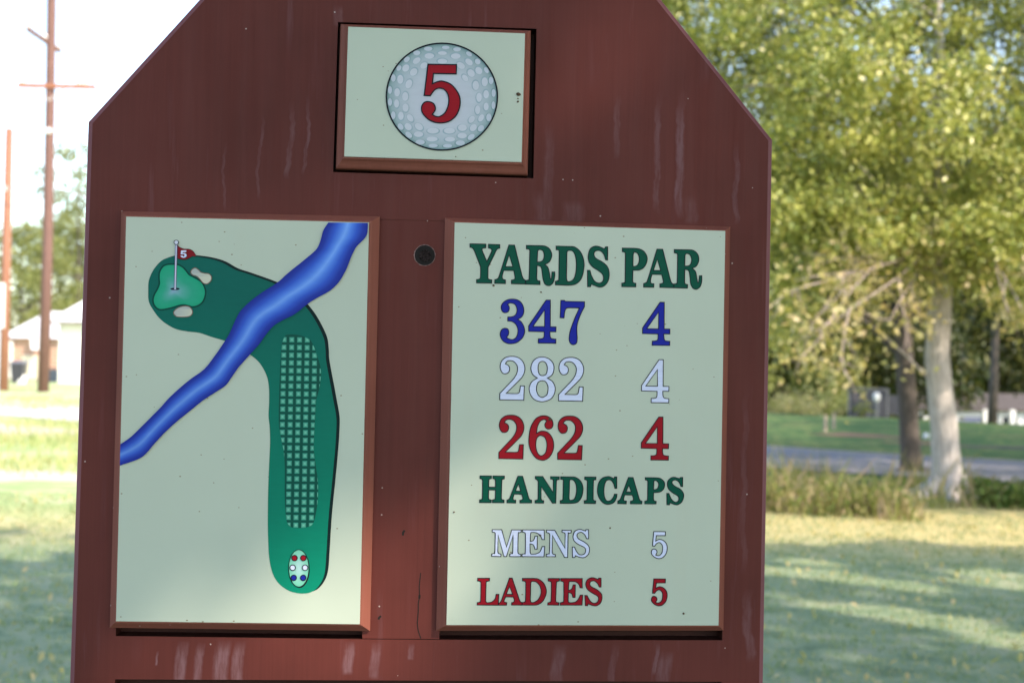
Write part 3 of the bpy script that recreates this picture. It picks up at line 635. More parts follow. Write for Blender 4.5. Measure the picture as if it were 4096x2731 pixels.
def lawn_mat():
    m, nt, b = nmat('lawn_grass'); v = coords(nt)
    sx = nt.nodes.new('ShaderNodeSeparateXYZ'); L(nt, v, sx.inputs[0]); X, Y = sx.outputs[0], sx.outputs[1]
    def rng_(s, a, b2): 
        n = N(nt, 'ShaderNodeMapRange', interpolation_type='SMOOTHSTEP'); L(nt, s, n.inputs[0]); n.inputs[1].default_value = a; n.inputs[2].default_value = b2; return n.outputs[0]
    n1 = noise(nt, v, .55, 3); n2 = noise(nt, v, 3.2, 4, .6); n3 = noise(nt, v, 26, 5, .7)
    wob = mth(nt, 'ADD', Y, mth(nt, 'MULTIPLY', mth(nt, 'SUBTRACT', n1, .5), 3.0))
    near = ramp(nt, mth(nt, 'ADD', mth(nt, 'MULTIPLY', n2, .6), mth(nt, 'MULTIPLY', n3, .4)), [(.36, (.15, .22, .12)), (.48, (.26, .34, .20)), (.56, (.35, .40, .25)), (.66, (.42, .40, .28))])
    dry = ramp(nt, mth(nt, 'ADD', mth(nt, 'MULTIPLY', n2, .55), mth(nt, 'MULTIPLY', n3, .45)), [(.34, (.40, .37, .15)), (.5, (.60, .51, .24)), (.66, (.70, .58, .34))])  # dry grass brightened where the sun strip falls, light put in colour
    bank = ramp(nt, mth(nt, 'ADD', mth(nt, 'MULTIPLY', n2, .6), mth(nt, 'MULTIPLY', n1, .4)), [(.36, (.045, .10, .038)), (.48, (.08, .16, .05)), (.58, (.20, .24, .08)), (.66, (.24, .17, .10))])  # bank green lowered to put part of its shade into the colour
    left = ramp(nt, mth(nt, 'ADD', mth(nt, 'MULTIPLY', n2, .5), mth(nt, 'MULTIPLY', n1, .5)), [(.36, (.30, .46, .17)), (.5, (.48, .58, .27)), (.6, (.68, .64, .42)), (.7, (.78, .68, .58))])  # pale tones raised to carry the sunny glare in the colour
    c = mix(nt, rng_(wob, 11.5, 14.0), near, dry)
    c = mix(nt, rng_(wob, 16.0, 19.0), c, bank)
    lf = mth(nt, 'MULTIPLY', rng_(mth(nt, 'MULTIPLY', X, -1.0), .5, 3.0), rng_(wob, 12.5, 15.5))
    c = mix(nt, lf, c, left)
    L(nt, c, b.inputs['Base Color']); b.inputs['Roughness'].default_value = .9; b.inputs['Specular IOR Level'].default_value = .15
    bump(nt, b, n3, .5, .03); return m
xs = np.r_[np.linspace(-400, -70, 12), np.linspace(-60, -16, 23), np.linspace(-14, 30, 67), np.linspace(32, 80, 20), np.linspace(90, 400, 10)]
ys = np.r_[np.linspace(-60, -2, 20), np.linspace(0, 90, 136), np.linspace(94, 160, 14), np.linspace(180, 700, 10)]
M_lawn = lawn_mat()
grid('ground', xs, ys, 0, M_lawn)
def strip(name, pts, dz, mat, kind='structure'):
    mb = MB(); n = len(pts)
    for a, b in pts: mb.v += [(a[0], a[1], hz(*a) + dz), (b[0], b[1], hz(*b) + dz)]; mb.c += [(1, 1, 1)] * 2
    for i in range(n - 1): mb.f.append((2 * i, 2 * i + 1, 2 * i + 3, 2 * i + 2)); mb.mi.append(0)
    return tag(mb.build(name, mat), kind=kind)
def ray_xy(px, py): g = ground(px, py); return np.array([g.x, g.y])
rf0, rf1 = ray_xy(3080, 1800), ray_xy(4096, 1850)        # far edge of the road seen right of the sign
la, lb_ = ray_xy(300, 1624), ray_xy(300, 1690)           # and where it passes left of the sign
mr = (rf0 + rf1) / 2; ml = (la + lb_) / 2
RW = 5.2
def roadpt(t): return ml + (mr + np.array([-.6, -2.3]) - ml) * t
M_road = flat('asphalt', (.25, .25, .285), .85, .22, 9, .3, bmp=.2)
dirn = roadpt(1) - roadpt(0); dirn /= np.linalg.norm(dirn); nrm = np.array([-dirn[1], dirn[0]])
pts = []
for t in np.linspace(-1.6, 2.4, 60):
    c = roadpt(t) + nrm * .25 * math.sin(t * 5); pts.append((tuple(c + nrm * RW / 2), tuple(c - nrm * RW / 2)))
strip('road', pts, .02, M_road)
pts = [((tuple(np.array(a) + nrm * .02)), tuple(np.array(a) + nrm * .62)) for a, b in pts]
strip('road_verge', pts, .012, flat('verge_gravel', (.36, .31, .25), .95, .35, 14, .2))
cp = []
for t in np.linspace(-1.6, .32, 30):
    c = roadpt(t) + nrm * .25 * math.sin(t * 5); cp.append((tuple(c + nrm * (RW / 2 - .05)), tuple(c - nrm * (RW / 2 - .05))))
strip('sunlit_road_sheet', cp, .028, flat('sunlit_road_tone', (.74, .71, .68), .9, .08, 2))  # bright sheet laid over the road to paint its sunlit glare
M_dirt = flat('pale_dirt', (.66, .54, .47), .95, .2, 2.5, .1)
def patch(name, px, py, rx, ry, mat, dz=.008, seed=0):
    g = ground(px, py); r = random.Random(seed); mb = MB(); n = 26; vs = [(g.x, g.y, hz(g.x, g.y) + dz)]
    for i in range(n):
        t = 2 * math.pi * i / n; k = 1 + .28 * math.sin(3 * t + seed) + r.uniform(-.12, .12)
        x, y = g.x + rx * k * math.cos(t), g.y + ry * k * math.sin(t); vs.append((x, y, hz(x, y) + dz))
    mb.add(vs, [(0, 1 + i, 1 + (i + 1) % n) for i in range(n)]); return tag(mb.build(name, mat), kind='structure')
patch('dirt_patch', 60, 1716, 2.4, 2.2, M_dirt, seed=1); patch('dirt_patch', 120, 1912, 1.7, .8, M_dirt, seed=2)
patch('dirt_patch', 110, 1594, 1.6, 2.0, M_dirt, seed=5)
M_clay = flat('red_clay', (.30, .17, .12), .95, .3, 3, .1)
patch('dirt_patch', 3455, 1735, 1.3, .9, M_clay, seed=3); patch('dirt_patch', 3690, 1762, .9, .7, M_clay, seed=4); patch('dirt_patch', 3960, 1775, 1.6, .7, flat('dark_mulch', (.07, .055, .045), .95, .3, 4), seed=6)

# ------------------------------------------------------------------ vegetation
def leaf_mesh(name, pos, size, mat, parent=None, up=.35, width=.55, droop=.25):
    n = len(pos); pos = np.asarray(pos); size = np.broadcast_to(size, (n,)) * rng.uniform(.65, 1.3, n)
    a = rng.normal(size=(n, 3)); a[:, 2] -= droop; a /= np.linalg.norm(a, axis=1)[:, None]
    nr = rng.normal(size=(n, 3)); nr[:, 2] += up * 2; nr -= a * (nr * a).sum(1)[:, None]; nr /= np.linalg.norm(nr, axis=1)[:, None]
    b = np.cross(nr, a); s = size[:, None]
    v = np.stack([pos - a * s * .5, pos + b * s * width * .5 + nr * s * .10, pos + a * s * .5, pos - b * s * width * .5 + nr * s * .10], 1).reshape(-1, 3)
    k = np.arange(n) * 4
    tri = np.stack([np.stack([k, k + 1, k + 2], 1), np.stack([k, k + 2, k + 3], 1)], 1).reshape(-1)
    me = bpy.data.meshes.new(name); me.vertices.add(4 * n); me.vertices.foreach_set('co', v.ravel())
    me.loops.add(6 * n); me.loops.foreach_set('vertex_index', tri.astype(np.int32))
    me.polygons.add(2 * n); me.polygons.foreach_set('loop_start', (np.arange(2 * n) * 3).astype(np.int32))
    me.update(calc_edges=True); me.validate()
    return link(name, me, mat, parent)
def clumps(center, radii, n, shell=.25, flatten=1.0):
    out = []
    while len(out) < n:
        p = rng.uniform(-1, 1, 3); r = np.linalg.norm(p)
        if r > 1 or r < shell: continue
        out.append(np.array(center) + p * np.array(radii))
    return np.array(out)
def puff(cl, per, rad, flat_=.7):
    out = []
    for c in cl:
        k = max(3, int(per * rng.uniform(.5, 1.5))); r = rad * rng.uniform(.6, 1.35)
        out.append(c + rng.normal(size=(k, 3)) * np.array([r, r, r * flat_]) * .55)
    return np.concatenate(out)
def limb_path(a, b, sag=.12, n=6):
    a, b = Vector(a), Vector(b); L_ = (b - a).length; pts = []
    off = Vector(rng.normal(size=3)) * L_ * .07
    for i in range(n + 1):
        t = i / n; p = a.lerp(b, t) + off * math.sin(math.pi * t); p.z += math.sin(math.pi * t) * L_ * sag; pts.append(p)
    return pts
def tree(name, label, trunk, cl, per, rad, leaf, lmat, bmat, limbs=24, limb_r=.05, group=None, nside=10, flat_=.7, twig=True, roots=0, keep=None, up=.35):
    base = Vector(trunk[0][0]); root = empty(name, base, label=label, cat='tree', group=group)
    mb = MB()
    tp = [Vector(p) - base for p, r in trunk]; tr = [r for p, r in trunk]
    mb.tube(tp, tr, nside)
    for q in range(roots):
        t = 2 * math.pi * q / roots + .4; r0 = tr[0]
        d = Vector((math.cos(t), math.sin(t), 0)); L_ = r0 * rng.uniform(2.0, 3.4)
        mb.tube([d * r0 * .30 + Vector((0, 0, r0 * 1.0)), d * r0 * .75 + Vector((0, 0, r0 * .42)), d * r0 * 1.5 + Vector((0, 0, r0 * .12)), d * L_ + Vector((0, 0, -.06))], [r0 * .40, r0 * .40, r0 * .28, r0 * .10], 8)
    idx = rng.choice(len(cl), min(limbs, len(cl)), replace=False)
    top = len(tp)
    for i in idx:
        c = Vector(cl[i]) - base
        j = min(range(top // 3, top), key=lambda q: abs(tp[q].z - (c.z - .45 * (Vector((c.x, c.y, 0)) - Vector((tp[q].x, tp[q].y, 0))).length)))
        pth = limb_path(tp[j], c)
        if keep is not None and not keep(np.array([tuple(pth[q].lerp(pth[q + 1], f) + base) for q in range(len(pth) - 1) for f in (0, .25, .5, .75)])).all(): continue
        r0 = min(tr[j] * .6, limb_r * (.5 + (c - tp[j]).length * .22))
        mb.tube(pth, [r0 * (1 - .85 * q / (len(pth) - 1)) for q in range(len(pth))], 6, cap=False)
        if twig:
            for q in range(3):
                e = pth[-1 - q] + Vector(rng.normal(size=3)) * rad * .9; mb.tube([pth[-2 - q], e], [r0 * .22, r0 * .06], 4, cap=False)
    mb.build('trunk', bmat, root, smooth=True)
    lp = puff(cl, per, rad, flat_)
    if keep is not None: lp = lp[keep(lp)]
    leaf_mesh('crown', lp - np.array(base), leaf, lmat, root, up)
    return root
def trunk_px(pts, d, flare=1.0):
    out = []
    for px, py, wpx in pts: out.append((at(px, py, d), wpx / F * d / 2))
    return out
LF_gold = leaf_mat('golden_leaves', [(.06, .10, .025), (.19, .26, .06), (.39, .44, .11), (.56, .58, .18), (.66, .62, .28)], .22, .35, .8)
LF_dark = leaf_mat('dark_leaves', [(.012, .022, .008), (.03, .045, .012), (.06, .075, .018), (.15, .14, .03)], .12)  # kept dark so the colour carries the shade of the far trees
LF_mid = leaf_mat('olive_leaves', [(.02, .035, .01), (.05, .075, .018), (.12, .145, .03), (.30, .30, .08)], .12)  # darkened olive puts shade behind the bright front crown
LF_pale = leaf_mat('pale_leaves', [(.11, .14, .055), (.24, .27, .10), (.40, .40, .17)], .4)
LF_tan = leaf_mat('tan_leaves', [(.18, .22, .06), (.38, .38, .14), (.56, .50, .25), (.58, .46, .28)], .35, .35, .6)
B_white = bark_mat('pale_bark', (.27, .24, .23), (.68, .64, .62), 11, 5)
B_dark = bark_mat('dark_bark', (.055, .045, .04), (.16, .135, .12), 8, 5)
B_grey = bark_mat('grey_twig_bark', (.34, .27, .26), (.62, .52, .50), 6, 8)

# tree with the pale trunk
gb = ground(3785, 1985); D1 = gb.y
tw = trunk_px([(3792, 1990, 190), (3790, 1960, 150), (3788, 1920, 126), (3785, 1850, 112), (3778, 1720, 106), (3760, 1560, 100), (3748, 1420, 96), (3758, 1280, 92), (3768, 1100, 84), (3768, 900, 70), (3765, 720, 58)], D1)
top = tw[-1][0]; tw += [(top + Vector((.1, .2, .9)), .07), (top + Vector((.0, .3, 2.2)), .045), (top + Vector((.1, .3, 3.4)), .02)]
tw[0] = (Vector((tw[0][0].x, tw[0][0].y, hz(tw[0][0].x, tw[0][0].y) - .05)), tw[0][1])
c1 = at(3720, 150, D1 + .6)
cl = np.concatenate([clumps(c1, (5.4, 3.4, 3.5), 620, .35), clumps(at(3250, 760, D1), (1.4, 1.6, 1.2), 60, .1), clumps(at(4020, 900, D1 - .3), (1.4, 1.5, 1.3), 60, .1), clumps(at(3600, 940, D1 - .8), (1.7, .8, .5), 34, .1), clumps(at(3180, 1250, D1 - .4), (.5, .6, .7), 10, .1)])
t1 = tree('cottonwood_tree', 'large yellow green tree with the pale white bark trunk beside the lawn', tw, cl, 190, .36, .088, LF_gold, B_white, limbs=30, limb_r=.018, nside=16, roots=6)
# bare and dying lower branches of that tree, with scattered tan leaves
bo = Vector(t1.location); mb = MB(); tips = []
def dead(p0, p1, r, depth=0):
    pth = limb_path(p0, p1, -.06 if depth else .05, 6); mb.tube([p - bo for p in pth], [r * (1 - .8 * q / 6) for q in range(7)], 6, cap=False); tips.extend(pth[3:])
    if depth < 2:
        for q in range(5 if depth == 0 else 4):
            a = pth[2 + q % 5]; L_ = (p1 - p0).length * rng.uniform(.22, .45)
            d = (p1 - p0).normalized() + Vector(rng.normal(size=3)) * .65; d.z -= .35; dead(a, a + d.normalized() * L_, r * .5, depth + 1)
for (x0, y0, x1, y1, dd, r) in ((3740, 940, 3290, 1340, -2.0, .024), (3750, 860, 3400, 1230, -2.0, .023), (3755, 980, 3280, 1130, -1.6, .022), (3770, 900, 4060, 1180, -1.6, .022), (3765, 1060, 3560, 1280, -1.6, .02)):
    dead(at(x0, y0, D1), at(x1, y1, D1 + dd), r)
mb.build('bare_branches', B_grey, t1, smooth=True)
tl = puff(np.array([tuple(p) for p in tips])[::4], 11, .36)
leaf_mesh('tan_foliage', tl - np.array(bo), .10, LF_tan, t1)
# darker tree behind it
g2 = ground(3640, 1885); D2 = g2.y
td = trunk_px([(3648, 1885, 100), (3642, 1800, 84), (3632, 1650, 76), (3620, 1450, 74), (3606, 1280, 70), (3590, 1100, 62), (3570, 800, 52)], D2)
tt = td[-1][0]; td += [(tt + Vector((.2, .2, 2.5)), .08), (tt + Vector((.3, .3, 5)), .03)]
td[0] = (Vector((td[0][0].x, td[0][0].y, -.05)), td[0][1])
cl = np.concatenate([clumps(at(3480, 200, D2 + 1), (6.4, 4.0, 4.4), 520, .3), clumps(at(3850, 950, D2 + 1.5), (3.4, 1.5, 1.5), 110, .1), clumps(at(3250, 950, D2 + 1), (2.2, 1.5, 1.3), 80, .1)])
tree('shade_tree', 'darker grey trunked tree standing behind the pale trunk by the road', td, cl, 120, .5, .12, LF_mid, B_dark, limbs=36, limb_r=.03, roots=4, nside=12)
# trees on and behind the far bank
def simple_tree(name, label, px, d, h, r, lmat, leaf, n, per, bmat=B_dark, tr=.2, crown_lo=.28, group='trees beyond the road', rad=None):
    p = at(px, 1500, d); z0 = hz(p.x, p.y); base = Vector((p.x, p.y, z0 - .05))
    trunk = [(base, tr * 1.3), (base + Vector((.03, 0, h * .15)), tr), (base + Vector((.1, .1, h * .4)), tr * .75), (base + Vector((-.1, 0, h * .7)), tr * .4), (base + Vector((0, 0, h * .93)), tr * .1)]
    cz = z0 + h * (crown_lo + (1 - crown_lo) / 2)
    cl = clumps((p.x, p.y, cz), (r, r, h * (1 - crown_lo) / 2), n, .3)
    return tree(name, label, trunk, cl, per, rad or r * .24, leaf, lmat, bmat, limbs=18, limb_r=.06, group=group, nside=8, twig=False)
simple_tree('bank_tree', 'slim dark trunked tree standing on the far bank in front of the white house', 3972, 46, 11, 4.2, LF_dark, .24, 70, 60, tr=.14, crown_lo=.38)
for px, d, h, r, lm, lab in ((3130, 68, 12, 4.2, LF_pale, 'pale sunlit tree beyond the far bank just right of the sign edge'), (3430, 70, 14, 6.0, LF_dark, 'dark evergreen tree behind the dark screen fence'),
                             (3590, 90, 14, 5.5, LF_dark, 'dark green tree directly behind the darker grey trunk'), (3760, 98, 16, 6.0, LF_dark, 'dark tree behind the white house roof'),
                             (4080, 92, 16, 6.0, LF_dark, 'dark green tree at the right edge beyond the bank'), (4330, 96, 16, 6.0, LF_dark, 'dark tall tree past the right end of the white house'),
                             (2960, 80, 15, 6.5, LF_gold, 'yellow green tree beyond the road hidden mostly behind the sign'), (3300, 92, 16, 6.5, LF_gold, 'tall yellow green tree far behind the pale bushes')):
    simple_tree('background_tree', lab, px, d, h, r, lm, .36, 110, 200, crown_lo=.03)
def bush(name, label, px, py, r, h, lmat, leaf, n, group=None, d=None):
    g = ground(px, py) if d is None else at(px, py, d); z = hz(g.x, g.y)
    o = empty(name, (g.x, g.y, z), label=label, cat='bush', group=group)
    cl = clumps((0, 0, h * .45), (r, r, h * .5), 16, .2); lp = puff(cl, n, r * .33); lp = lp[lp[:, 2] > .02]
    leaf_mesh('foliage', lp, leaf, lmat, o)
    mb = MB()
    for q in range(6): c = cl[q]; mb.tube([(0, 0, -.03), tuple(np.array(c) * .5 + rng.normal(size=3) * .05), tuple(c)], [.03, .02, .008], 5)
    mb.build('stems', B_dark, o); return o
bush('pale_bush', 'pale grey green bush on the bank top left of the dark screen fence', 3330, 1648, 1.7, 1.5, LF_pale, .12, 60, d=54)
bush('pale_bush', 'low yellowish bush on the bank top next to the sign edge', 3185, 1640, 1.3, .8, LF_tan, .12, 60, d=53)
bush('pale_bush', 'small rounded bush in front of the dark screen fence', 3452, 1652, .30, .75, LF_pale, .09, 30, d=50.5)

# ------------------------------------------------------------------ weeds and grass (stuff)
def blades(name, pts, hmin, hmax, width, mat, lean=.25):
    pts = np.asarray(pts); n = len(pts); h = (hmin + (hmax - hmin) * rng.uniform(0, 1, n) ** 1.7 * (.55 + .45 * np.sin(pts[:, 0] * 2.7 + np.sin(pts[:, 1] * 3.1) * 2)) ** .7)[:, None]; t = rng.uniform(0, 2 * math.pi, n)
    s = np.stack([np.cos(t), np.sin(t), np.zeros(n)], 1) * width * rng.uniform(.6, 1.5, n)[:, None]; ln = rng.normal(size=(n, 3)) * lean; ln[:, 2] = 0
    up = np.array([0, 0, 1.0])
    v = np.stack([pts - s, pts + s, pts + up * h * .55 + ln * h * .35 + s * .8, pts + up * h * .55 + ln * h * .35 - s * .8, pts + up * h + ln * h], 1).reshape(-1, 3)
    k = np.arange(n) * 5; f = np.stack([np.stack([k, k + 1, k + 2], 1), np.stack([k, k + 2, k + 3], 1), np.stack([k + 3, k + 2, k + 4], 1)], 1).reshape(-1)
    me = bpy.data.meshes.new(name); me.vertices.add(5 * n); me.vertices.foreach_set('co', v.ravel()); me.loops.add(9 * n); me.loops.foreach_set('vertex_index', f.astype(np.int32))
    me.polygons.add(3 * n); me.polygons.foreach_set('loop_start', (np.arange(3 * n) * 3).astype(np.int32)); me.update(calc_edges=True); me.validate()
    return tag(link(name, me, mat), kind='stuff')
M_weed = leaf_mat('dry_weeds', [(.07, .12, .035), (.15, .21, .06), (.25, .27, .09), (.36, .30, .19), (.48, .38, .29)], .3, .7, .15)
M_gcov = leaf_mat('green_weeds', [(.03, .06, .02), (.06, .12, .03), (.13, .20, .05), (.24, .20, .10)], .3, .6, .2)
M_grass = leaf_mat('grass_blades', [(.22, .33, .12), (.36, .44, .18), (.50, .50, .26), (.60, .54, .34)], .3, .7, .15)
def band_pts(pa, pb, n, depth, sig=.35):
    a, b = ground(*pa), ground(*pb); t = rng.uniform(0, 1, n); u = rng.uniform(0, 1, n) ** 1.2 * depth
    x = a.x + (b.x - a.x) * t + rng.normal(size=n) * sig * .3; y = a.y + (b.y - a.y) * t + u + rng.normal(size=n) * sig * .4
    cl = .5 + .5 * np.sin(x * 5.1) * np.sin(y * 4.3 + x * 2)
    k = rng.uniform(0, 1, n) < .12 + .88 * cl ** 1.5
    return np.stack([x, y, np.full(n, -.01)], 1)[k]
tag(blades('tall_weeds', np.concatenate([band_pts((2900, 2040), (3560, 2075), 3400, 2.6), band_pts((3500, 2080), (3690, 2085), 450, 1.0), band_pts((3690, 1985), (3990, 1985), 600, 2.2), band_pts((3660, 2030), (3960, 2030), 160, .3)]), .08, .80, .011, M_weed, .36), 'tall dry tan weeds growing along the near side of the road')
pl = band_pts((3935, 2030), (4400, 2060), 4000, 2.2); tag(leaf_mesh('green_weeds', pl + np.stack([np.zeros(len(pl)), np.zeros(len(pl)), rng.uniform(0, .26, len(pl))], 1), .09, M_gcov), 'low leafy green weeds right of the pale trunk', kind='stuff')
pl = band_pts((2950, 2060), (3740, 2085), 5000, 2.0); tag(leaf_mesh('leafy_weeds', pl + np.stack([np.zeros(len(pl)), np.zeros(len(pl)), rng.uniform(0, .34, len(pl)) ** 1.0], 1), .06, M_weed), 'small leafy weeds mixed with the dry stalks by the road', kind='stuff')
gp = []
for px, py, r, n in ((70, 1600, 1.6, 900), (150, 1640, 1.2, 700), (230, 1700, 1.4, 900), (60, 1780, 1.3, 900), (280, 1760, 1.2, 800), (40, 1560, 1.5, 500), (120, 1860, .9, 700), (330, 1560, 2.4, 700)):
    g = ground(px, py); gp.append(np.stack([g.x + rng.normal(size=n) * r, g.y + rng.normal(size=n) * r, np.zeros(n)], 1))
tag(blades('rough_grass', np.concatenate(gp), .06, .26, .014, M_grass, .4), 'rough grass tufts on the sunny ground left of the sign')
xy = np.stack([rng.uniform(-7, 9, 60000), rng.uniform(6.2, 16.5, 60000)], 1); kx = np.abs(xy[:, 0]) > xy[:, 1] * .17; xy = xy[kx]
tag(blades('short_grass', np.c_[xy, np.full(len(xy), -.003)], .02, .05, .006, leaf_mat('lawn_blades', [(.15, .23, .12), (.25, .34, .19), (.35, .41, .25), (.45, .42, .28)], .3, .8, .1), .5), 'short mown grass of the lawn around the sign')
n = 2200; xy = np.stack([rng.uniform(-7, 9, n), rng.uniform(6.2, 16, n)], 1)
tag(leaf_mesh('fallen_leaves', np.c_[xy, np.full(n, .03)], .06, LF_tan, up=2.0, droop=0), 'fallen dry leaves scattered on the lawn', kind='stuff')

# ------------------------------------------------------------------ the tall trees behind the camera whose shade lies on sign and lawn
rng = np.random.default_rng(21)
GAPS = []  # sun rays along which crown leaves are removed to place light patches
def gap_sign(px, py, r): p = SIGN_M @ P3(uv(px, py, 0), 0); GAPS.append((np.array(p), r))
def gap_lawn(px, py, r): g = ground(px, py); GAPS.append((np.array(g), r))
for a in ((1410, 2080, .012), (1390, 2300, .040), (1260, 2440, .030), (1000, 2540, .018), (700, 2600, .020), (1640, 2180, .032), (1640, 2330, .048), (1630, 2480, .048), (1840, 2080, .022), (1840, 2250, .028), (520, 2700, .032), (820, 2710, .04), (1150, 2710, .045), (1450, 2680, .042), (2560, 60, .015), (2230, 480, .004), (2900, 1850, .025)): gap_sign(*a)
for a in ((3160, 2290, .20), (3300, 2300, .22), (3420, 2320, .18), (3250, 2250, .15), (3480, 2440, .15), (3720, 2480, .22), (3800, 2500, .18), (3990, 2300, .2), (4060, 2340, .2), (4080, 2570, .2), (3620, 2340, .16), (3420, 2435, .15), (60, 2190, .2), (170, 2160, .24), (240, 2170, .2), (100, 2225, .15), (290, 2190, .16)): gap_lawn(*a)
Sn = np.array(S)
def shade_keep(lp):
    g = lp - Sn * (lp[:, 2] / Sn[2])[:, None]
    edge = 13.1 + .05 * g[:, 0] + .25 * np.sin(g[:, 0] * 2.1) + .15 * np.sin(g[:, 0] * 5.3 + 1) + rng.normal(size=len(lp)) * .05
    k = g[:, 1] < edge
    for q, r in GAPS:
        d = lp - q; t = d @ Sn; k &= np.linalg.norm(d - t[:, None] * Sn, axis=1) > r + .085
    return k
LF_shade = leaf_mat('shade_leaves', [(.03, .06, .015), (.07, .11, .02), (.12, .15, .03)], .3)
for (gx0, gx1, gy0, gy1, tx, ty, lab) in ((-10, 1.5, -6, 13.6, 4.5, -7.5, 'tall leafy tree behind the viewpoint shading the sign and near lawn'), (1.5, 11, -6, 13.8, 14.5, -6.0, 'tall leafy tree to the right of the viewpoint shading the lawn right of the sign')):
    n = 520; g = np.stack([rng.uniform(gx0, gx1, n), rng.uniform(gy0, gy1, n)], 1); z = rng.uniform(6.0, 10.5, n)
    cl = np.c_[g, np.zeros(n)] + Sn * (z / Sn[2])[:, None]
    tb = Vector((tx, ty, -.05)); trk = [(tb, .42), (tb + Vector((0, 0, 1.2)), .32), (tb + Vector((.1, .1, 4.5)), .26), (tb + Vector((.2, .3, 7)), .18), (tb + Vector((.2, .5, 9.5)), .08)]
    if gx0 < 0:
        us = np.stack([rng.uniform(-.62, .62, 170), rng.uniform(-.1, 2.3, 170)], 1); tt_ = rng.uniform(9.5, 15.5, 170)
        ax = np.array([UAX[0], UAX[1], 0]); ax /= np.linalg.norm(ax)
        cl = np.concatenate([cl, np.array([ORG[0], ORG[1], 0]) + us[:, :1] * ax + us[:, 1:] * np.array([0, 0, 1.0]) + Sn * tt_[:, None]])  # extra boughs added across the sun rays to shade the sign
    tree('canopy_tree', lab, trk, cl, 105, .85, .26, LF_shade, B_dark, limbs=60, limb_r=.018, keep=shade_keep, twig=False, group='shade trees outside the frame')

for x, y, h, r, lab in ((17.5, 23, 11, 4.6, 'leafy tree past the right frame edge beside the road'), (21, 31.5, 12, 5.0, 'leafy tree past the right frame edge on the bank'), (24.5, 40, 13, 5.4, 'tall leafy tree past the right frame edge near the white house')):
    tb = Vector((x, y, -.05)); trk = [(tb, .3), (tb + Vector((0, 0, 1)), .22), (tb + Vector((.1, .1, h * .45)), .16), (tb + Vector((0, .1, h * .92)), .03)]
    tree('verge_tree', lab, trk, clumps((x, y, h * .6), (r, r, h * .36), 90, .25), 70, .95, .26, LF_gold, B_dark, limbs=20, limb_r=.05, twig=False, group='trees past the right frame edge')
n = 330; g = np.stack([rng.uniform(3.5, 14, n), rng.uniform(16.8, 45, n)], 1); z = rng.uniform(5.5, 10.5, n); cl = np.c_[g, np.zeros(n)] + Sn * (z / Sn[2])[:, None]; cl = cl[cl[:, 0] > .42 * cl[:, 1] + 1.6]  # tree added out of view, its crown laid along sun rays for shade
tb = Vector((19.5, 16, -.05)); trk = [(tb, .34), (tb + Vector((0, 0, 1.5)), .26), (tb + Vector((-.3, .6, 5)), .2), (tb + Vector((-.6, 1.2, 9.5)), .05)]
tree('verge_tree', 'added unseen leafy tree past the right frame edge shading the pale trunk and the bank', trk, cl, 75, .9, .26, LF_gold, B_dark, limbs=24, limb_r=.05, twig=False, group='trees past the right frame edge')
# ------------------------------------------------------------------ far right: house, fence, posts
M_wall = flat('white_siding', (.8, .8, .84), .7, .05, 3); M_dkdoor = flat('blue_grey_door', (.12, .14, .24), .6, .1, 3); M_shing = flat('brown_shingles', (.10, .085, .08), .9, .25, 4)
M_trim = flat('white_trim', (.8, .8, .8), .6, .04, 5); M_glass = flat('dark_glass', (.03, .035, .045), .15, .2, 2); M_metal = flat('white_metal_roof', (.80, .80, .82), .45, .05, 2)
def gable(mb, x0, x1, y0, y1, ze, zr, ov=.35, th=.12, axis='x', mi=0):
    if axis == 'x':
        ym = (y0 + y1) / 2; a = [(x0 - ov, y0 - ov, ze), (x1 + ov, y0 - ov, ze), (x1 + ov, ym, zr), (x0 - ov, ym, zr), (x0 - ov, y1 + ov, ze), (x1 + ov, y1 + ov, ze)]
    vs = a + [(p[0], p[1], p[2] - th) for p in a]
    mb.add(vs, [(0, 1, 2, 3), (3, 2, 5, 4), (7, 6, 9, 8), (8, 9, 10, 11), (0, 6, 7, 1), (5, 11, 10, 4), (0, 3, 9, 6), (3, 4, 10, 9), (1, 7, 8, 2), (2, 8, 11, 5)], mi)
def walls(mb, x0, x1, y0, y1, z0, z1, zr=None):
    mb.add([(x0, y0, z0), (x1, y0, z0), (x1, y1, z0), (x0, y1, z0), (x0, y0, z1), (x1, y0, z1), (x1, y1, z1), (x0, y1, z1)], [(0, 1, 5, 4), (1, 2, 6, 5), (2, 3, 7, 6), (3, 0, 4, 7)])
    if zr: 
        ym = (y0 + y1) / 2; k = len(mb.v); mb.v += [(x0, ym, zr), (x1, ym, zr)]; mb.c += [(1, 1, 1)] * 2; b = k - 8
        mb.f += [(b + 4, b + 7, k), (b + 5, k + 1, b + 6)]; mb.mi += [0, 0]
hl_, hr_ = at(3625, 1613, 76), at(4200, 1613, 76)
hw = hr_.x - hl_.x; ztop = hl_.z - .2; zb = ztop - 2.5
house = empty('white_house', (hl_.x, 76, zb), label='low white house with brown roof far behind the bank at right', cat='house')
mb = MB(); walls(mb, 0, hw, 0, 7, -.6, 2.5, 3.2); mb.build('wall', M_wall, house)
mb = MB(); gable(mb, 0, hw, 0, 7, 2.5, 3.3); rf = mb.build('roof', M_shing, house)
mb = MB(); mb.box((at(3855, 1500, 76).x - hl_.x + .2, 2.0, 3.35), (.55, .6, 1.1)); mb.build('chimney', flat('tan_brick', (.5, .38, .3), .9, .2, 8), rf)
gx = at(3880, 1600, 76).x - hl_.x
mb = MB(); mb.box((gx, -.03, 1.0), (1.25, .06, 2.1)); dr = mb.build('garage_door', M_dkdoor, house)
mb = MB(); 
for q in (-1, 1): mb.box((gx + q * .70, -.04, 1.03), (.12, .1, 2.2))
mb.box((gx, -.04, 2.14), (1.52, .1, .12)); mb.build('door_frame', M_trim, dr)
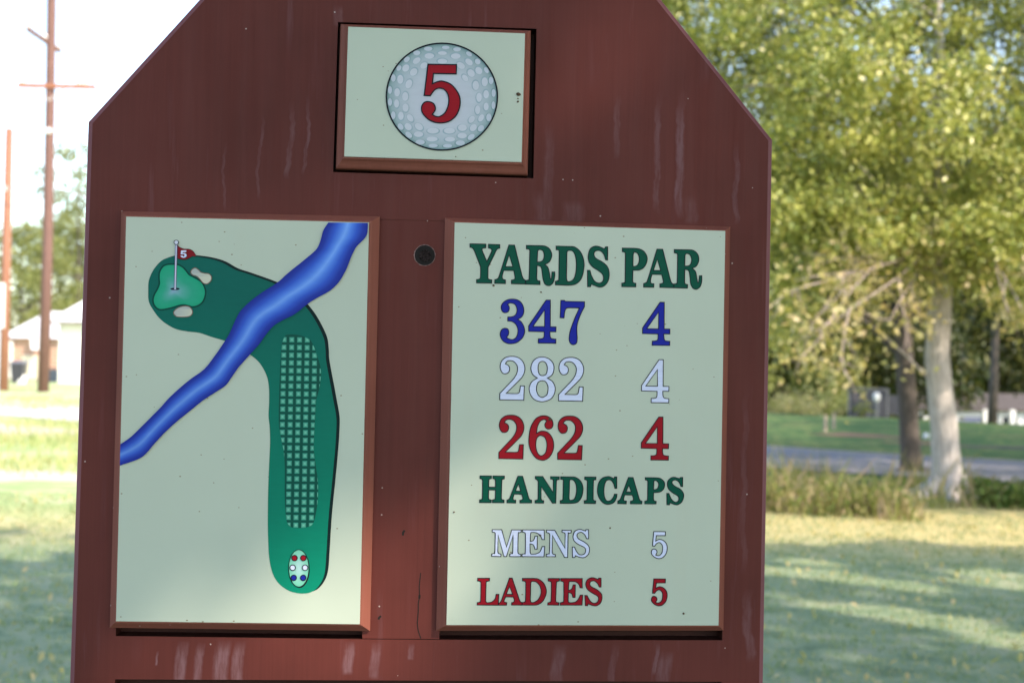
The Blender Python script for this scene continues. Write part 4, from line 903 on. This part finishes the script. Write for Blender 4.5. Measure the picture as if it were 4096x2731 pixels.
for px in (3665, 4040, 4140):
    x = at(px, 1600, 76).x - hl_.x; mb = MB(); mb.box((x, -.04, 1.75), (1.0, .08, .9)); wn = mb.build('window_frame', M_trim, house); mb = MB(); mb.box((x, -.085, 1.75), (.82, .02, .74)); mb.build('pane', M_glass, wn)
for px, lab in ((3942, 'white porch post near the slim dark trunk'), (4050, 'white porch post at the right frame edge')):
    p = at(px, 1600, 73); mb = MB(); mb.box((p.x - hl_.x, -3, 1.25), (.24, .24, 2.6)); tag(mb.build('porch_post', M_trim, house), lab)
# dark screen fence
fa, fb_ = at(3395, 1648, 52), at(3625, 1662, 52)
fen = empty('screen_fence', (fa.x, 52, hz(fa.x, 52)), label='dark mesh screen fence with posts on top of the far bank', cat='fence')
M_scr = flat('dark_screen', (.035, .04, .055), .8, .3, 4); M_post = flat('galvanised_post', (.16, .17, .19), .5, .1, 5, metal=.3)
nseg = 3; Lf = fb_.x - fa.x
for i in range(nseg):
    mb = MB(); mb.box((Lf * (i + .5) / nseg, 0, .62 if i else .5), (Lf / nseg - .08, .03, 1.1 if i < 2 else .7)); mb.build('screen_panel', M_scr, fen)
for i in range(nseg + 1):
    mb = MB(); mb.tube([(Lf * i / nseg, .0, -.1), (Lf * i / nseg, 0, 1.2 if i < 3 else 1.0)], .035, 8); mb.build('post', M_post, fen)
mb = MB(); mb.tube([(0, 0, 1.18), (Lf * 2 / 3, 0, 1.18)], .025, 6); mb.build('top_rail', M_post, fen)
p = at(3506, 1600, 51); z = hz(p.x, p.y)
lp_ = empty('lamp_post', (p.x, p.y, z), label='short grey post with a white round cap in front of the dark screen fence', cat='lamp post')
mb = MB(); mb.tube([(0, 0, -.05), (0, 0, .72)], .07, 10); mb.build('pole', M_post, lp_)
mb = MB(); mb.tube([(0, 0, .72), (0, 0, .80), (0, 0, .98), (0, 0, 1.04)], [.06, .13, .13, .05], 12); mb.build('cap', M_trim, lp_)
for px, lab in ((3300, 'pale stake on the grass bank, left of two'), (3333, 'pale stake on the grass bank, right of two')):
    g = ground(px, 1722 if px < 3310 else 1712); mb = MB(); mb.tube([(0, 0, -.05), (.01, 0, .2), (0, 0, .46)], [.05, .05, .035], 7); o = mb.build('wooden_stake', flat('stake_wood', (.42, .34, .28), .9, .2, 9)); o.location = (g.x, g.y, hz(g.x, g.y)); tag(o, lab, 'stake', 'stakes on the bank')
g = ground(3268, 1648); mb = MB()
mb.tube([(-.5, 0, .16), (-.3, 0, .27), (.1, 0, .25), (.5, 0, .08)], [.1, .17, .17, .05], 10); o = mb.build('equipment_bag', flat('dark_blue_fabric', (.02, .035, .07), .8, .3, 8), smooth=True); o.location = (g.x, g.y, hz(g.x, g.y)); tag(o, 'low dark blue bag lying on the bank top', 'bag')
g = ground(3705, 1742); mb = MB(); mb.tube([(0, 0, 0), (0, 0, .06), (0, 0, .12), (0, 0, .14)], [.07, .08, .06, .02], 10); o = mb.build('tee_sign', M_wall, smooth=True); o.location = (g.x, g.y, hz(g.x, g.y)); o.name = 'tee_block'; tag(o, 'small white block on the clay between the two trunks', 'tee block')
# ------------------------------------------------------------------ far left: poles, houses, trees
M_pole = bark_mat('pole_wood', (.13, .07, .06), (.22, .12, .10), 8, 3); M_arm = flat('crossarm_wood', (.34, .14, .08), .8, .15, 5); M_ins = flat('porcelain', (.75, .72, .72), .25, .05, 5); M_wire = flat('wire', (.35, .36, .38), .5, .1, 3)
gp_ = ground(172, 1574); DP = gp_.y
up_ = empty('utility_pole', (gp_.x, gp_.y, 0), label='tall brown utility pole with a horizontal crossarm left of the sign', cat='utility pole')
o_ = Vector(up_.location)
mb = MB(); t_ = at(206, 0, DP); t2 = t_ + (t_ - Vector((gp_.x, gp_.y, 0))) * .12
mb.tube([(0, 0, -.2), at(190, 1000, DP) - o_, at(200, 450, DP) - o_, t_ - o_, t2 - o_], [.235, .21, .195, .185, .16], 14); mb.build('pole', M_pole, up_, smooth=True)
def bar(name, a, b, wdt, hh, mat, par):
    d = b - a; mb = MB(); mb.box((0, 0, 0), (d.length, wdt, hh)); o = mb.build(name, mat, par); o.location = (a + b) / 2 - o_; o.rotation_euler = d.to_track_quat('X', 'Z').to_euler(); return o
ca, cb_ = at(72, 342, DP - .2), at(383, 349, DP - .2); bar('crossarm', ca, cb_, .14, .17, M_arm, up_)
ua, ub = at(110, 116, DP - 2.3), at(241, 206, DP + 1.2); bar('crossarm', ua, ub, .13, .16, M_pole, up_)
for t, (a, b) in ((.06, (ca, cb_)), (.78, (ca, cb_)), (.86, (ca, cb_)), (.04, (ua, ub)), (.5, (ua, ub)), (.96, (ua, ub))):
    p = a.lerp(b, t) - o_; mb = MB(); mb.tube([p + Vector((0, 0, .03)), p + Vector((0, 0, .12)), p + Vector((0, 0, .2)), p + Vector((0, 0, .28))], [.04, .12, .10, .04], 8); mb.build('insulator', M_ins, up_)
c_ = at(203, 345, DP) - o_
for s in (-1, 1): mb = MB(); mb.tube([c_ + Vector((s * .75, -.2, -.02)), c_ + Vector((0, -.19, -.62))], .022, 6); mb.build('brace', M_ins, up_)
p = at(194, 524, DP - .25) - o_; mb = MB(); mb.tube([p + Vector((0, 0, -.14)), p + Vector((0, 0, -.08)), p + Vector((0, 0, .1)), p + Vector((0, 0, .14))], [.05, .13, .13, .05], 10); mb.build('meter_cap', M_ins, up_)
gq = ground(12, 1568); D3 = gq.y
u2 = empty('utility_pole', (gq.x, gq.y, 0), label='shorter orange brown utility pole at the left edge of the frame', cat='utility pole')
q_ = at(37, 515, D3) - Vector(u2.location); mb = MB(); mb.tube([(0, 0, -.2), q_ * .5, q_], [.22, .19, .155], 12); mb.build('pole', bark_mat('orange_pole_wood', (.26, .12, .08), (.40, .19, .12), 8, 3), u2, smooth=True)
mb = MB(); p = q_ * .77; mb.tube([p + Vector((-.05, -.17, -.1)), p + Vector((-.05, -.17, .1))], .06, 8); mb.build('bracket', M_ins, u2)
for i, (a, b, sag, lab) in enumerate(((ca, Vector((-60, 20, 15)), 1.2, 'thin overhead wire running left from the crossarm end'), (cb_, Vector((-8, 140, 11)), 1.0, 'thin overhead wire running away from the crossarm behind the sign'), (ua, Vector((-70, 30, 17)), 1.4, 'upper thin overhead wire running left from the tilted crossarm'), (at(190, 745, DP), Vector((-60, 66, 8.5)), .5, 'low cable leaving the tall pole towards the left'), (at(190, 745, DP), Vector((2, 76, 6)), .5, 'low cable from the tall pole passing behind the sign'))):
    mb = MB(); pts = []
    for k_ in range(15): t = k_ / 14; q = a.lerp(b, t); q.z -= sag * 4 * t * (1 - t); pts.append(q - a)
    mb.tube(pts, .011 if i < 3 else .03, 5); o = mb.build('overhead_wire', M_wire); o.location = a; tag(o, lab, 'wire', 'overhead wires')
# white house with the metal roof
DH = ground(280, 1534).y
x0 = at(238, 1500, DH).x; x1 = x0 + 11; ze = at(290, 1287, DH).z; zr = ze + 3.6
h1 = empty('metal_roof_house', (x0, DH, 0), label='white walled house with a bright white metal roof right behind the tall utility pole', cat='house')
mb = MB(); walls(mb, 0, 11, 0, 9, -.2, ze); mb.build('wall', flat('white_stucco', (.80, .78, .76), .8, .04, 2), h1)
mb = MB(); ov = .55; zz = ze + .02
mb.add([(-ov, -ov, zz), (11 + ov, -ov, zz), (11 + ov, 9 + ov, zz), (-ov, 9 + ov, zz), (3.6, 4.5, zr), (7.4, 4.5, zr)], [(0, 1, 5, 4), (1, 2, 5), (2, 3, 4, 5), (3, 0, 4), (3, 2, 1, 0)]); r1 = mb.build('roof', M_metal, h1)
mb = MB(); mb.box((5.5, -ov - .02, zz - .09), (11 + 2 * ov, .05, .17)); mb.build('eave_shadow', flat('eave_shadow_tone', (.20, .18, .17), .6), r1)  # dark strip standing in for the shadow under the eave
for x in (2.6, 6.2): mb = MB(); mb.box((x, -.03, 1.6), (1.0, .06, 1.1)); wn = mb.build('window_frame', M_trim, h1); mb = MB(); mb.box((x, -.065, 1.6), (.84, .02, .94)); mb.build('pane', M_glass, wn)
mb = MB(); mb.box((.0, -.06, ze / 2), (.10, .10, ze)); mb.build('downspout', M_trim, h1)
# brick house
DB = DH + 12
bx0, bx1 = at(28, 1400, DB).x, at(300, 1400, DB).x; bze = at(130, 1352, DB).z; bzr = at(130, 1236, DB).z
h2 = empty('brick_house', (bx0, DB, 0), label='low orange brick house with white hipped roof between the two utility poles', cat='house')
M_brick, nt, b = nmat('orange_brick'); br_ = N(nt, 'ShaderNodeTexBrick', Scale=1.0); br_.inputs['Color1'].default_value = (.50, .24, .15, 1); br_.inputs['Color2'].default_value = (.42, .20, .13, 1); br_.inputs['Mortar'].default_value = (.6, .52, .46, 1)
br_.inputs['Brick Width'].default_value = .5; br_.inputs['Row Height'].default_value = .22; br_.inputs['Mortar Size'].default_value = .03; L(nt, coords(nt, rot=(R_(90), 0, 0)), br_.inputs['Vector']); L(nt, br_.outputs[0], b.inputs['Base Color']); b.inputs['Roughness'].default_value = .9
wl = bx1 - bx0; mb = MB(); walls(mb, 0, wl, 0, 8, -.2, bze); mb.build('wall', M_brick, h2)
mb = MB(); mb.add([(-.4, -.5, bze), (wl + .4, -.5, bze), (wl + .4, 8.5, bze), (-.4, 8.5, bze), (1.3, 4, bzr), (wl - 1, 4, bzr)], [(0, 1, 5, 4), (1, 2, 5), (2, 3, 4, 5), (3, 0, 4), (3, 2, 1, 0)]); mb.build('roof', M_metal, h2)
p0, p1 = at(20, 1400, DB - .4).x - bx0, at(47, 1400, DB - .4).x - bx0; mb = MB(); mb.box(((p0 + p1) / 2, -.25, bze * .46), (p1 - p0, .3, bze * .9)); mb.build('porch_column', M_trim, h2)
p0, p1 = at(118, 1380, DB - .6).x - bx0, at(164, 1380, DB - .6).x - bx0; mb = MB(); mb.add([(p0, -.5, bze - .02), (p1, -.5, bze - .02), (p1, -1.0, bze - .75), (p0 + .25, -1.0, bze - .75), (p0, -.1, bze - .02), (p1, -.1, bze - .02)], [(0, 1, 2, 3), (4, 0, 3), (5, 2, 1)]); mb.build('awning', M_trim, h2)
p0, p1 = at(96, 1460, DB).x - bx0, at(158, 1460, DB).x - bx0; mb = MB(); mb.box(((p0 + p1) / 2, -.2, .75), (p1 - p0, .4, 1.5)); mb.build('planter_wall', flat('cream_block', (.72, .66, .52), .9), h2)
# utility box and bin
g = ground(215, 1528); mb = MB(); mb.box((0, 0, .36), (.62, .5, .72)); ub_ = empty('utility_box', (g.x, g.y, 0), label='grey utility box standing by the corner of the white walled house', cat='utility box'); mb.build('cabinet', flat('grey_box', (.20, .20, .23), .6), ub_)
mb = MB(); mb.box((0, 0, .745), (.66, .54, .05)); mb.build('lid', flat('grey_lid', (.28, .28, .31), .6), ub_)
g = ground(74, 1538); tb_ = empty('trash_bin', (g.x, g.y, 0), label='dark grey wheeled bin standing in front of the brick house', cat='trash bin'); Mb = flat('dark_plastic', (.045, .045, .06), .5)
mb = MB(); mb.add([(-.26, -.28, .12), (.26, -.28, .12), (.26, .28, .12), (-.26, .28, .12), (-.34, -.38, 1.1), (.34, -.38, 1.1), (.34, .38, 1.1), (-.34, .38, 1.1)], [(3, 2, 1, 0), (0, 1, 5, 4), (1, 2, 6, 5), (2, 3, 7, 6), (3, 0, 4, 7)]); mb.build('body', Mb, tb_)
mb = MB(); mb.add([(-.38, -.44, 1.102), (.38, -.44, 1.102), (.38, .42, 1.102), (-.38, .42, 1.102), (-.34, -.38, 1.17), (.34, -.38, 1.17), (.34, .40, 1.25), (-.34, .40, 1.25)], [(3, 2, 1, 0), (0, 1, 5, 4), (1, 2, 6, 5), (2, 3, 7, 6), (3, 0, 4, 7), (4, 5, 6, 7)]); mb.build('lid', flat('grey_plastic', (.16, .16, .19), .5), tb_)
for s in (-1, 1): mb = MB(); mb.tube([(s * .30, .25, .12), (s * .36, .25, .12)], .12, 14); mb.build('wheel', M_bore, tb_)
mb = MB(); mb.tube([(-.3, .46, 1.08), (.3, .46, 1.08)], .025, 8); mb.build('handle', Mb, tb_)
g = ground(93, 1538); mb = MB(); mb.tube([(0, 0, 0), (0, 0, .1), (.02, 0, .42), (0, 0, .56), (.02, 0, .62)], [.22, .28, .24, .10, .13], 12); o = mb.build('white_sack', M_trim, smooth=True); o.location = (g.x, g.y - .3, 0); tag(o, 'white tied sack on the ground beside the dark grey bin', 'sack')
bush('dark_bush', 'small dark bush beside the wheeled bin', 40, 1512, .5, .9, LF_dark, .12, 40)
# white notice panel at the very edge of the frame
g = ground(2, 1600); pn = empty('roadside_panel', (g.x, g.y, 0), label='white roadside panel on a pale post cut by the left frame edge', cat='sign')
pz0, pz1 = at(5, 1312, g.y).z, at(5, 1132, g.y).z; mb = MB(); e_ = at(19, 1200, g.y).x - g.x
mb.box((e_ - .45, 0, (pz0 + pz1) / 2), (.9, .06, pz1 - pz0)); mb.build('panel', M_trim, pn)
mb = MB(); mb.box((e_ - .22, .07, pz1 / 2), (.12, .08, pz1)); mb.build('post', flat('pale_blue_paint', (.55, .62, .70), .6), pn)
# trees behind the houses
for px, d, h, r, lab in ((300, 112, 18.8, 4.8, 'tall pale green tree rising behind the white metal roof'), (75, 105, 11.5, 4.0, 'rounded pale tree behind the shorter utility pole'), (225, 118, 13.5, 3.4, 'pale thin tree seen past the tall utility pole'), (520, 120, 17, 6.5, 'large pale tree behind the house, hidden by the sign'), (-260, 120, 12, 6, 'pale tree beyond the left frame edge')):
    simple_tree('pale_tree', lab, px, d, h, r, LF_pale, .34, 120, 60, crown_lo=.10, group='trees behind the houses on the left', rad=r * .2)  # haze over these trees is put into the pale leaf colour
